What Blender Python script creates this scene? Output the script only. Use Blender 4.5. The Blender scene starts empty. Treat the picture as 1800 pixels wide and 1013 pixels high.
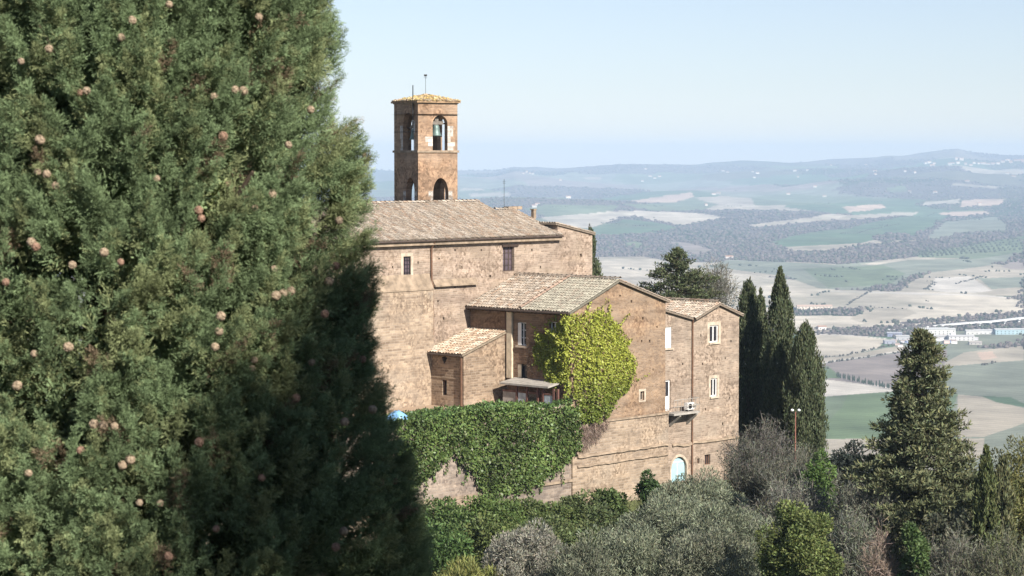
import bpy, math, random
import numpy as np
from mathutils import Vector, Matrix
from mathutils.geometry import tessellate_polygon

C = bpy.context.scene
COL = C.collection
rad = math.radians

# ------------------------------------------------------------------ camera, sky, sun, exposure
FPX = 4060.0                       # focal length in pixels of the 1800 px wide photograph
HORIZON = 280.0
PITCH = math.atan((506.5 - HORIZON) / FPX)
cam_d = bpy.data.cameras.new('camera')
cam_d.sensor_width = 36.0
cam_d.lens = 36.0 * FPX / 1800.0
cam_d.clip_start = 0.2
cam_d.clip_end = 60000.0
cam_d.dof.use_dof = True
cam_d.dof.focus_distance = 150.0
cam_d.dof.aperture_fstop = 14.0
cam = bpy.data.objects.new('camera', cam_d)
cam.rotation_euler = (math.pi / 2 - PITCH, 0, 0)
COL.objects.link(cam)
C.camera = cam

SUN_AZ, SUN_EL = 36.0, 34.0        # to the right behind the camera
SUN_STRENGTH, SKY_STRENGTH, EXPOSURE = 5.0, 0.066, 0.75
world = bpy.data.worlds.new('World')
C.world = world
world.use_nodes = True
wn = world.node_tree.nodes
wl = world.node_tree.links
for n in list(wn):
    wn.remove(n)
sky = wn.new('ShaderNodeTexSky')
sky.sky_type = 'NISHITA'
sky.sun_disc = False
sky.sun_elevation = rad(SUN_EL)
sky.sun_rotation = rad(180 - SUN_AZ)
sky.altitude = 500
sky.air_density = 1.0
sky.dust_density = 0.0
sky.ozone_density = 4.0
bg = wn.new('ShaderNodeBackground')
bg.inputs['Strength'].default_value = SKY_STRENGTH
wo = wn.new('ShaderNodeOutputWorld')
tint = wn.new('ShaderNodeMix'); tint.data_type = 'RGBA'; tint.blend_type = 'MULTIPLY'; tint.inputs[0].default_value = 1.0
tint.inputs[7].default_value = (1.02, .985, 1.09, 1)
wl.new(sky.outputs[0], tint.inputs[6])
hs = wn.new('ShaderNodeHueSaturation')
hs.inputs['Saturation'].default_value = .74
wl.new(tint.outputs[2], hs.inputs['Color'])
wl.new(hs.outputs[0], bg.inputs['Color'])
wl.new(bg.outputs[0], wo.inputs['Surface'])

sun_d = bpy.data.lights.new('sun', 'SUN')
sun_d.energy = SUN_STRENGTH
sun_d.angle = rad(0.45)
sun_d.color = (1.0, 0.94, 0.85)
sun = bpy.data.objects.new('sun', sun_d)
sun.rotation_euler = (rad(90 - SUN_EL), 0, rad(SUN_AZ))
COL.objects.link(sun)

C.view_settings.view_transform = 'Standard'
C.view_settings.look = 'None'
C.view_settings.gamma = 1.0
C.view_settings.exposure = EXPOSURE
C.render.engine = 'CYCLES'
cy = C.cycles
cy.max_bounces = 5
cy.diffuse_bounces = 2
cy.glossy_bounces = 2
cy.transmission_bounces = 4
cy.transparent_max_bounces = 8
cy.volume_bounces = 1
cy.caustics_reflective = False
cy.caustics_refractive = False
cy.use_denoising = True
try:
    cy.denoiser = 'OPENIMAGEDENOISE'
    cy.denoising_prefilter = 'ACCURATE'
except Exception:
    pass

# ------------------------------------------------------------------ picture <-> world
cp, sp_ = math.cos(PITCH), math.sin(PITCH)
def ray(u, v):
    a, b = (u - 900.0) / FPX, (506.5 - v) / FPX
    return np.array((a, cp + b * sp_, b * cp - sp_))
def at(u, v, y):
    r = ray(u, v)
    return Vector(r * (y / r[1]))
def project(P):
    d = P[..., 1] * cp - P[..., 2] * sp_
    return 900 + FPX * P[..., 0] / d, 506.5 - FPX * (P[..., 1] * sp_ + P[..., 2] * cp) / d

# ------------------------------------------------------------------ object helpers
def tag(o, label=None, cat=None, group=None, kind=None):
    if label: o['label'] = label
    if cat: o['category'] = cat
    if group: o['group'] = group
    if kind: o['kind'] = kind
    return o
def thing(name, label, cat, loc=(0, 0, 0), group=None):
    o = bpy.data.objects.new(name, None)
    o.empty_display_size = 0.3
    o.location = loc
    COL.objects.link(o)
    return tag(o, label, cat, group)
def origin_of(o):
    p = Vector((0, 0, 0))
    while o is not None:
        p = p + Vector(o.location)
        o = o.parent
    return p
def copy_tree(o, parent=None, loc=None):
    c = o.copy()
    COL.objects.link(c)
    if parent is not None: c.parent = parent
    if loc is not None: c.location = loc
    for ch in list(o.children):
        copy_tree(ch, c)
    return c

class MB:
    """collects polygons in world space and links them as one mesh object"""
    def __init__(s):
        s.v, s.f, s.uv, s.c = [], [], [], []
    def poly(s, pts, uv=None, col=(1, 1, 1)):
        b = len(s.v)
        for i, p in enumerate(pts):
            s.v.append((p[0], p[1], p[2]))
            s.c.append(col)
        s.f.append(tuple(range(b, b + len(pts))))
        s.uv.extend(uv if uv else [(p[0] * .7 + p[1] * .7, p[2]) for p in pts])
    def quads(s, rings, closed=True, col=(1, 1, 1), cap=True):
        b = len(s.v)
        n = len(rings[0])
        for rg in rings:
            for p in rg:
                s.v.append((p[0], p[1], p[2])); s.c.append(col)
        for i in range(len(rings) - 1):
            for j in range(n if closed else n - 1):
                a, c2 = b + i * n + j, b + i * n + (j + 1) % n
                d, e = c2 + n, a + n
                s.f.append((a, c2, d, e))
                s.uv.extend([(j * .1, i * .2), (j * .1 + .1, i * .2), (j * .1 + .1, i * .2 + .2), (j * .1, i * .2 + .2)])
        if cap and closed:
            for i0, rev in ((0, True), (len(rings) - 1, False)):
                f = [b + i0 * n + j for j in range(n)]
                if rev: f = f[::-1]
                s.f.append(tuple(f)); s.uv.extend([(0, 0)] * n)
    def tube(s, pts, radii, n=6, col=(1, 1, 1), cap=True):
        pts = [Vector(p) for p in pts]
        if not hasattr(radii, '__len__'): radii = [radii] * len(pts)
        rings = []
        for i, p in enumerate(pts):
            d = (pts[min(i + 1, len(pts) - 1)] - pts[max(i - 1, 0)]).normalized()
            a = d.cross(Vector((0.31, 0.2, 0.93)) if abs(d.z) < .9 else Vector((1, .1, 0))).normalized()
            b = d.cross(a)
            rings.append([p + (a * math.cos(t) + b * math.sin(t)) * radii[i] for t in [2 * math.pi * k / n for k in range(n)]])
        s.quads(rings, True, col, cap)
    def box(s, o, ax, ay, az, col=(1, 1, 1)):
        """o corner, three edge vectors"""
        o, ax, ay, az = Vector(o), Vector(ax), Vector(ay), Vector(az)
        if ax.cross(ay).dot(az) < 0: ax, ay = ay, ax
        lx, ly, lz = ax.length, ay.length, az.length
        P = lambda i, j, k: o + ax * i + ay * j + az * k
        for q, uv in (((P(0,0,0), P(0,1,0), P(1,1,0), P(1,0,0)), (ly, lx)), ((P(0,0,1), P(1,0,1), P(1,1,1), P(0,1,1)), (lx, ly)),
                  ((P(0,0,0), P(1,0,0), P(1,0,1), P(0,0,1)), (lx, lz)), ((P(1,0,0), P(1,1,0), P(1,1,1), P(1,0,1)), (ly, lz)),
                  ((P(1,1,0), P(0,1,0), P(0,1,1), P(1,1,1)), (lx, lz)), ((P(0,1,0), P(0,0,0), P(0,0,1), P(0,1,1)), (ly, lz))):
            a, b = uv
            s.poly(q, [(0, q[0].z), (a, q[0].z), (a, q[0].z + b), (0, q[0].z + b)], col)
    def build(s, name, mat, parent=None, loc=None, smooth=False):
        org = Vector(loc) if loc is not None else (origin_of(parent) if parent else Vector((0, 0, 0)))
        me = bpy.data.meshes.new(name)
        me.from_pydata([(x - org.x, y - org.y, z - org.z) for x, y, z in s.v], [], s.f)
        ul = me.uv_layers.new(name='UVMap')
        ul.data.foreach_set('uv', np.array(s.uv, dtype=np.float32).ravel())
        ca = me.color_attributes.new('col', 'FLOAT_COLOR', 'POINT')
        cc = np.ones((len(s.v), 4), dtype=np.float32); cc[:, :3] = np.array(s.c)
        ca.data.foreach_set('color', cc.ravel())
        if smooth:
            me.polygons.foreach_set('use_smooth', [True] * len(me.polygons))
        me.materials.append(mat)
        o = bpy.data.objects.new(name, me)
        COL.objects.link(o)
        if parent: o.parent = parent
        else: o.location = org
        return o

def np_mesh(name, V, Q, cols, mat, parent=None, loc=None, smooth=False):
    """V (n,3) world space, Q (m,k) index array, cols (n,3)"""
    org = np.array(loc if loc is not None else (origin_of(parent) if parent else (0, 0, 0)), dtype=np.float64)
    me = bpy.data.meshes.new(name)
    n, (m, k) = len(V), Q.shape
    me.vertices.add(n)
    me.vertices.foreach_set('co', (V - org).astype(np.float32).ravel())
    me.loops.add(m * k)
    me.loops.foreach_set('vertex_index', Q.astype(np.int32).ravel())
    me.polygons.add(m)
    me.polygons.foreach_set('loop_start', np.arange(0, m * k, k, dtype=np.int32))
    if smooth:
        me.polygons.foreach_set('use_smooth', np.ones(m, dtype=bool))
    me.update(calc_edges=True)
    ca = me.color_attributes.new('col', 'FLOAT_COLOR', 'POINT')
    cc = np.ones((n, 4), dtype=np.float32); cc[:, :3] = cols
    ca.data.foreach_set('color', cc.ravel())
    me.materials.append(mat)
    o = bpy.data.objects.new(name, me)
    COL.objects.link(o)
    if parent: o.parent = parent
    else: o.location = org
    return o

# ------------------------------------------------------------------ noise
def vnoise(x, y, seed=0):
    xi, yi = np.floor(x).astype(np.int64), np.floor(y).astype(np.int64)
    fx, fy = x - xi, y - yi
    fx, fy = fx * fx * (3 - 2 * fx), fy * fy * (3 - 2 * fy)
    def h(a, b):
        n = (a * 374761393 + b * 668265263 + seed * 974634777) & 0x7fffffff
        n = ((n ^ (n >> 13)) * 1274126177) & 0x7fffffff
        return ((n ^ (n >> 16)) & 0xffff) / 65535.0
    a, b, c, d = h(xi, yi), h(xi + 1, yi), h(xi, yi + 1), h(xi + 1, yi + 1)
    return (a * (1 - fx) + b * fx) * (1 - fy) + (c * (1 - fx) + d * fx) * fy - 0.5
def fbm(x, y, seed=0, octv=4, gain=.5):
    t, a = 0, 1.0
    for i in range(octv):
        t = t + a * vnoise(x * 2 ** i, y * 2 ** i, seed + i * 17)
        a *= gain
    return t

# ------------------------------------------------------------------ materials
def mat(name):
    m = bpy.data.materials.new(name)
    m.use_nodes = True
    nt = m.node_tree
    nt.nodes.clear()
    out = nt.nodes.new('ShaderNodeOutputMaterial')
    p = nt.nodes.new('ShaderNodeBsdfPrincipled')
    nt.links.new(p.outputs[0], out.inputs['Surface'])
    p.inputs['Specular IOR Level'].default_value = 0.25
    return m, nt, p, out
def node(nt, t, **kw):
    n = nt.nodes.new(t)
    for k, v in kw.items():
        if k.startswith('i_'):
            n.inputs[k[2:].replace('_', ' ')].default_value = v
        else: setattr(n, k, v)
    return n
def mixc(nt, fac, a, b, blend='MIX'):
    n = nt.nodes.new('ShaderNodeMix'); n.data_type = 'RGBA'; n.blend_type = blend
    for sock, val in ((0, fac), (6, a), (7, b)):
        if hasattr(val, 'is_output'): nt.links.new(val, n.inputs[sock])
        elif sock == 0: n.inputs[0].default_value = val
        else: n.inputs[sock].default_value = (*val, 1) if len(val) == 3 else val
    return n.outputs[2]
def ramp(nt, src, stops):
    n = nt.nodes.new('ShaderNodeValToRGB')
    e = n.color_ramp.elements
    while len(e) < len(stops): e.new(0.5)
    for k, (pos, c) in enumerate(stops):
        e[k].position = pos
        e[k].color = (c, c, c, 1) if not hasattr(c, '__len__') else (*c, 1)
    nt.links.new(src, n.inputs[0])
    return n.outputs[0]
def plain(name, col, rough=.7, noise=.25, scale=3.0, metal=0.0):
    m, nt, p, out = mat(name)
    tc = node(nt, 'ShaderNodeTexCoord')
    ns = node(nt, 'ShaderNodeTexNoise', i_Scale=scale, i_Detail=5.0)
    nt.links.new(tc.outputs['Object'], ns.inputs['Vector'])
    f = ramp(nt, ns.outputs[0], [(.3, 1 - noise), (.7, 1 + noise)])
    nt.links.new(mixc(nt, 1.0, col, f, 'MULTIPLY'), p.inputs['Base Color'])
    p.inputs['Roughness'].default_value = rough
    p.inputs['Metallic'].default_value = metal
    return m
def stone(name, c1, c2, mortar, stain=(.16, .12, .09), pale=(.5, .42, .32), bw=.34, rh=.13, stain_amt=.5, pale_amt=.5, streak=.35):
    c1, c2, mortar, pale = [tuple(x * k for x, k in zip(c, (.80, .805, .84))) for c in (c1, c2, mortar, pale)]
    m, nt, p, out = mat(name)
    L = nt.links.new
    uv = node(nt, 'ShaderNodeUVMap'); uv.uv_map = 'UVMap'
    n0 = node(nt, 'ShaderNodeTexNoise', i_Scale=1.6, i_Detail=4.0)
    L(uv.outputs[0], n0.inputs['Vector'])
    dist = node(nt, 'ShaderNodeVectorMath', operation='MULTIPLY_ADD')
    L(n0.outputs['Color'], dist.inputs[0]); dist.inputs[1].default_value = (.10, .10, 0); L(uv.outputs[0], dist.inputs[2])
    br = node(nt, 'ShaderNodeTexBrick', i_Scale=1.0, i_Mortar_Size=.018, i_Mortar_Smooth=.4, i_Bias=.0, i_Brick_Width=bw, i_Row_Height=rh)
    br.offset = .47; br.squash = 1.25; br.squash_frequency = 3
    L(dist.outputs[0], br.inputs['Vector'])
    br.inputs['Color1'].default_value = (*[x * 1.12 for x in c1], 1); br.inputs['Color2'].default_value = (*[x * .78 for x in c2], 1); br.inputs['Mortar'].default_value = (*mortar, 1)
    vo = node(nt, 'ShaderNodeTexVoronoi', i_Scale=6.5, i_Randomness=.9)
    L(dist.outputs[0], vo.inputs['Vector'])
    sep = node(nt, 'ShaderNodeSeparateColor'); L(vo.outputs['Color'], sep.inputs[0])
    rub = ramp(nt, sep.outputs[0], [(0, [x * .6 for x in c2]), (.35, c2), (.7, c1), (1, [min(1, x * 1.25) for x in c1])])
    n1 = node(nt, 'ShaderNodeTexNoise', i_Scale=.35, i_Detail=3.0)
    L(uv.outputs[0], n1.inputs['Vector'])
    col = mixc(nt, ramp(nt, n1.outputs[0], [(.42, 0), (.58, 1)]), br.outputs[0], rub)
    # mid-size patchy weathering, pale render remains, dark stains, vertical streaks
    n2 = node(nt, 'ShaderNodeTexNoise', i_Scale=1.1, i_Detail=9.0, i_Roughness=.68)
    L(uv.outputs[0], n2.inputs['Vector'])
    col = mixc(nt, 1.0, col, ramp(nt, n2.outputs[0], [(.28, .78), (.5, 1.0), (.72, 1.2)]), 'MULTIPLY')
    mp = node(nt, 'ShaderNodeMapping'); mp.inputs['Location'].default_value = (7.3, 2.1, 0); mp.inputs['Scale'].default_value = (.3, .55, 1)
    L(uv.outputs[0], mp.inputs[0])
    n3 = node(nt, 'ShaderNodeTexNoise', i_Scale=1.0, i_Detail=8.0, i_Roughness=.62); L(mp.outputs[0], n3.inputs['Vector'])
    f3 = node(nt, 'ShaderNodeMath', operation='MULTIPLY'); f3.inputs[1].default_value = pale_amt
    L(ramp(nt, n3.outputs[0], [(.50, 0), (.66, 1)]), f3.inputs[0])
    col = mixc(nt, f3.outputs[0], col, pale)
    mp2 = node(nt, 'ShaderNodeMapping'); mp2.inputs['Location'].default_value = (1.7, 9.4, 0); mp2.inputs['Scale'].default_value = (1.5, .16, 1)
    L(uv.outputs[0], mp2.inputs[0])
    n4 = node(nt, 'ShaderNodeTexNoise', i_Scale=1.0, i_Detail=6.0, i_Roughness=.6); L(mp2.outputs[0], n4.inputs['Vector'])
    f4 = node(nt, 'ShaderNodeMath', operation='MULTIPLY'); f4.inputs[1].default_value = streak
    L(ramp(nt, n4.outputs[0], [(.52, 0), (.72, 1)]), f4.inputs[0])
    col = mixc(nt, f4.outputs[0], col, stain)
    mp3 = node(nt, 'ShaderNodeMapping'); mp3.inputs['Location'].default_value = (3.1, 5.2, 0); mp3.inputs['Scale'].default_value = (.28, .36, 1)
    L(uv.outputs[0], mp3.inputs[0])
    n5 = node(nt, 'ShaderNodeTexNoise', i_Scale=1.0, i_Detail=9.0, i_Roughness=.66); L(mp3.outputs[0], n5.inputs['Vector'])
    f5 = node(nt, 'ShaderNodeMath', operation='MULTIPLY'); f5.inputs[1].default_value = stain_amt
    L(ramp(nt, n5.outputs[0], [(.48, 0), (.68, 1)]), f5.inputs[0])
    col = mixc(nt, f5.outputs[0], col, stain)
    mp4 = node(nt, 'ShaderNodeMapping'); mp4.inputs['Location'].default_value = (4.4, .7, 0); mp4.inputs['Scale'].default_value = (.12, 1.7, 1)
    L(dist.outputs[0], mp4.inputs[0])
    n8 = node(nt, 'ShaderNodeTexNoise', i_Scale=1.0, i_Detail=5.0, i_Roughness=.7); L(mp4.outputs[0], n8.inputs['Vector'])
    col = mixc(nt, 1.0, col, ramp(nt, n8.outputs[0], [(.3, (.72, .70, .69)), (.5, (1, 1, 1)), (.7, (1.2, 1.17, 1.13))]), 'MULTIPLY')
    L(col, p.inputs['Base Color'])
    p.inputs['Roughness'].default_value = .92
    p.inputs['Specular IOR Level'].default_value = .1
    n6 = node(nt, 'ShaderNodeTexNoise', i_Scale=9.0, i_Detail=5.0); L(uv.outputs[0], n6.inputs['Vector'])
    ad = node(nt, 'ShaderNodeMath', operation='ADD'); L(n6.outputs[0], ad.inputs[0]); L(br.outputs['Fac'], ad.inputs[1])
    bp = node(nt, 'ShaderNodeBump', i_Strength=.55, i_Distance=.05); bp.invert = False
    L(n2.outputs[0], bp.inputs['Height'])
    bp2 = node(nt, 'ShaderNodeBump', i_Strength=.5, i_Distance=.03); bp2.invert = True
    L(ad.outputs[0], bp2.inputs['Height']); L(bp.outputs[0], bp2.inputs['Normal'])
    L(bp2.outputs[0], p.inputs['Normal'])
    return m
def attr_mat(name, rough=.85, noise=.3, nscale=4.0, translucent=0.0, spec=.2, bump=0.0):
    m, nt, p, out = mat(name)
    L = nt.links.new
    at_ = node(nt, 'ShaderNodeVertexColor'); at_.layer_name = 'col'
    col = at_.outputs[0]
    if noise:
        tc = node(nt, 'ShaderNodeTexCoord')
        ns = node(nt, 'ShaderNodeTexNoise', i_Scale=nscale, i_Detail=5.0)
        L(tc.outputs['Object'], ns.inputs['Vector'])
        col = mixc(nt, 1.0, col, ramp(nt, ns.outputs[0], [(.28, 1 - noise), (.72, 1 + noise)]), 'MULTIPLY')
        if bump:
            bp = node(nt, 'ShaderNodeBump', i_Strength=bump, i_Distance=.03); L(ns.outputs[0], bp.inputs['Height']); L(bp.outputs[0], p.inputs['Normal'])
    L(col, p.inputs['Base Color'])
    p.inputs['Roughness'].default_value = rough
    p.inputs['Specular IOR Level'].default_value = spec
    if translucent:
        tr = node(nt, 'ShaderNodeBsdfTranslucent'); L(col, tr.inputs[0])
        mx = node(nt, 'ShaderNodeMixShader'); mx.inputs[0].default_value = translucent
        L(p.outputs[0], mx.inputs[1]); L(tr.outputs[0], mx.inputs[2]); L(mx.outputs[0], out.inputs['Surface'])
    return m

M_WALL = stone('church stone', (.47, .36, .27), (.38, .285, .205), (.50, .41, .32), pale=(.50, .40, .29))
M_GABLE = stone('gable brick', (.40, .27, .165), (.31, .20, .125), (.42, .33, .24), pale=(.44, .33, .23), bw=.30, rh=.09, stain=(.17, .13, .10), stain_amt=.4, streak=.3)
M_WING = stone('wing stone', (.45, .345, .255), (.34, .255, .185), (.47, .38, .29), stain=(.22, .18, .145), pale=(.50, .41, .31), stain_amt=.5)
M_BASE = stone('base stone', (.47, .36, .25), (.37, .275, .19), (.50, .41, .31), stain=(.20, .16, .13), stain_amt=.3, bw=.42, rh=.17)
M_SMALL = stone('lean-to stone', (.42, .31, .21), (.30, .215, .145), (.46, .37, .27), stain_amt=.3, bw=.4, rh=.16)
M_TOWER = stone('tower brick', (.50, .325, .20), (.41, .26, .16), (.48, .38, .28), stain=(.15, .11, .08), stain_amt=.45, pale=(.5, .36, .23), pale_amt=.35, bw=.28, rh=.08, streak=.45)
M_QUOIN = stone('tower travertine', (.70, .64, .56), (.58, .52, .44), (.5, .42, .33), stain=(.2, .16, .12), bw=.5, rh=.3, pale=(.66, .6, .5))
M_FACADE_SHADED = stone('side facade stone with shade', (.33, .215, .135), (.25, .16, .10), (.36, .27, .19), pale=(.40, .30, .21), pale_amt=.4, stain_amt=.45)  # darker than the gable, grazing-light shade put into the colour
M_TILE = attr_mat('roof tile', noise=.35, nscale=9.0, rough=.9)
M_MOSS = attr_mat('mossy tile', noise=.5, nscale=5.0, rough=.95)
M_DARK = plain('dark gutter metal', (.075, .055, .045), rough=.6)
M_RUST = plain('rusty brown pipe', (.17, .095, .06), rough=.65)
M_WHITE = plain('white painted wood', (.78, .77, .74), rough=.55, noise=.08)
M_CREAM = plain('cream render', (.62, .52, .38), rough=.85, noise=.2)
M_STONEPALE = plain('pale stone trim', (.47, .385, .295), rough=.9, noise=.25)
M_CORN = plain('weathered stone moulding', (.30, .23, .165), rough=.95, noise=.35, scale=2)
M_CONC = plain('grey concrete', (.36, .33, .29), rough=.9, noise=.25)
M_WOOD = plain('dark rafter wood', (.06, .04, .03), rough=.8)
M_REDW = plain('red brown timber', (.16, .08, .062), rough=.7)
M_BRONZE = plain('weathered bronze', (.16, .22, .20), rough=.5, metal=.35)
M_IRON = plain('black iron', (.03, .03, .032), rough=.5)
M_CYAN = plain('pale blue paint', (.36, .56, .62), rough=.5, noise=.1)
M_TARP = plain('blue plastic sheet', (.22, .42, .66), rough=.35, noise=.15)
M_BARK = plain('bark', (.10, .075, .055), rough=.95, noise=.4)
M_GREYBARK = plain('grey bark', (.19, .165, .14), rough=.95, noise=.35)
M_LAMP = plain('lamp glass globe', (.85, .85, .82), rough=.3, noise=.03)
M_POLE = plain('red lead painted pole', (.28, .12, .085), rough=.6)
def glass_mat(name, col):
    m, nt, p, out = mat(name)
    tc = node(nt, 'ShaderNodeTexCoord')
    ns = node(nt, 'ShaderNodeTexNoise', i_Scale=1.5, i_Detail=3.0)
    nt.links.new(tc.outputs['Object'], ns.inputs['Vector'])
    f = ramp(nt, ns.outputs[0], [(.3, .6), (.7, 1.4)])
    nt.links.new(mixc(nt, 1.0, col, f, 'MULTIPLY'), p.inputs['Base Color'])
    p.inputs['Roughness'].default_value = .18
    p.inputs['Specular IOR Level'].default_value = .5
    return m
M_GLASS = glass_mat('dark window glass', (.03, .028, .032))
M_GLASSV = glass_mat('leaded violet glass', (.10, .075, .085))
M_GLASSP = glass_mat('pale reflecting glass', (.45, .50, .52))
# ------------------------------------------------------------------ terrain: one sheet from the viewpoint to the far skyline
RK = np.array([0, 12, 30, 60, 90, 110, 135, 170, 200, 260, 400, 700, 1200, 1600, 1800, 2000.])
ZK = np.array([-5.5, -5.5, -9.5, -16.8, -22, -24, -23.4, -22.8, -31, -50, -98, -175, -232, -243, -245.5, -244.])
VK = np.array([779, 700, 640, 590, 560, 500, 450, 420, 380, 350, 325, 305, 292, 286.])
RV = np.array([2000, 2500, 3000, 3500, 3900, 4700, 5600, 6600, 8200, 10200, 13000, 15500, 17500, 19000.])
ZV = -(VK - 280) / FPX * RV
RALL = np.concatenate([RK, RV[1:], [21500.]])
ZALL = np.concatenate([ZK, ZV[1:], [-160.]])
SKU = np.array([300, 640, 800, 870, 905, 935, 1000, 1100, 1200, 1300, 1400, 1500, 1600, 1640, 1680, 1715, 1740, 1800, 2200.])
SKV = np.array([300, 301, 300, 299, 291, 294, 293, 291, 290, 286, 283, 277, 269, 264, 260, 267, 271, 274, 285.])
def hbase(r):
    return np.interp(r, RALL, ZALL)
def hground(x, y):
    r = np.hypot(x, y)
    u = 900 + FPX * x / np.maximum(np.abs(y), 1e-3)
    z = hbase(r)
    tgt = -(np.interp(u, SKU, SKV) - 280) / FPX * 19000
    w = np.clip((r - 9000) / 9500, 0, 1); w = w * w * (3 - 2 * w)
    z = z + (tgt - hbase(np.array(19000.))) * w * np.where(r > 19200, .7, 1)
    a = np.interp(r, [0, 500, 2500, 4200, 6000, 10000, 15000, 18500, 20000], [0, 0, 5, 9, 32, 66, 85, 46, 20])
    z = z + a * fbm(x / 900., y / 1500., 3, 4, .45)
    z = z + np.interp(r, [0, 1500, 4000, 21000], [0, 0, 2.5, 7]) * fbm(x / 160., y / 260., 9, 3)
    z = z + np.interp(r, [0, 9000, 15000, 19000], [0, 0, 14, 30]) * fbm(x / 420., y / 900., 19, 3)
    z = z + np.interp(r, [0, 20, 60, 190, 300], [0, .2, .5, .5, 0]) * vnoise(x / 6., y / 6., 5)
    return z
def hg(x, y):
    return float(hground(np.array([x], float), np.array([y], float))[0])

az_mid = np.radians(np.linspace(-14.5, 14.5, 760))
az_out = np.radians(np.linspace(15, 62, 50))
AZ = np.concatenate([-az_out[::-1], az_mid, az_out])
r_near = np.concatenate([[2.0], np.linspace(4, 60, 24), np.linspace(63, 240, 70), np.geomspace(250, 1750, 50)])
vv = np.linspace(800, 286, 560)
r_far = np.interp(-vv, np.concatenate([[-830], -VK]), np.concatenate([[1800.], RV]))
r_last = np.linspace(19060, 21400, 14)
RR = np.concatenate([r_near, r_far, r_last])
RG, AG = np.meshgrid(RR, AZ, indexing='ij')
XG, YG = RG * np.sin(AG), RG * np.cos(AG)
ZG = hground(XG, YG)
TV = np.stack([XG, YG, ZG], -1)
TU, TVV = project(TV)
nr, nc = RG.shape

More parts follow.
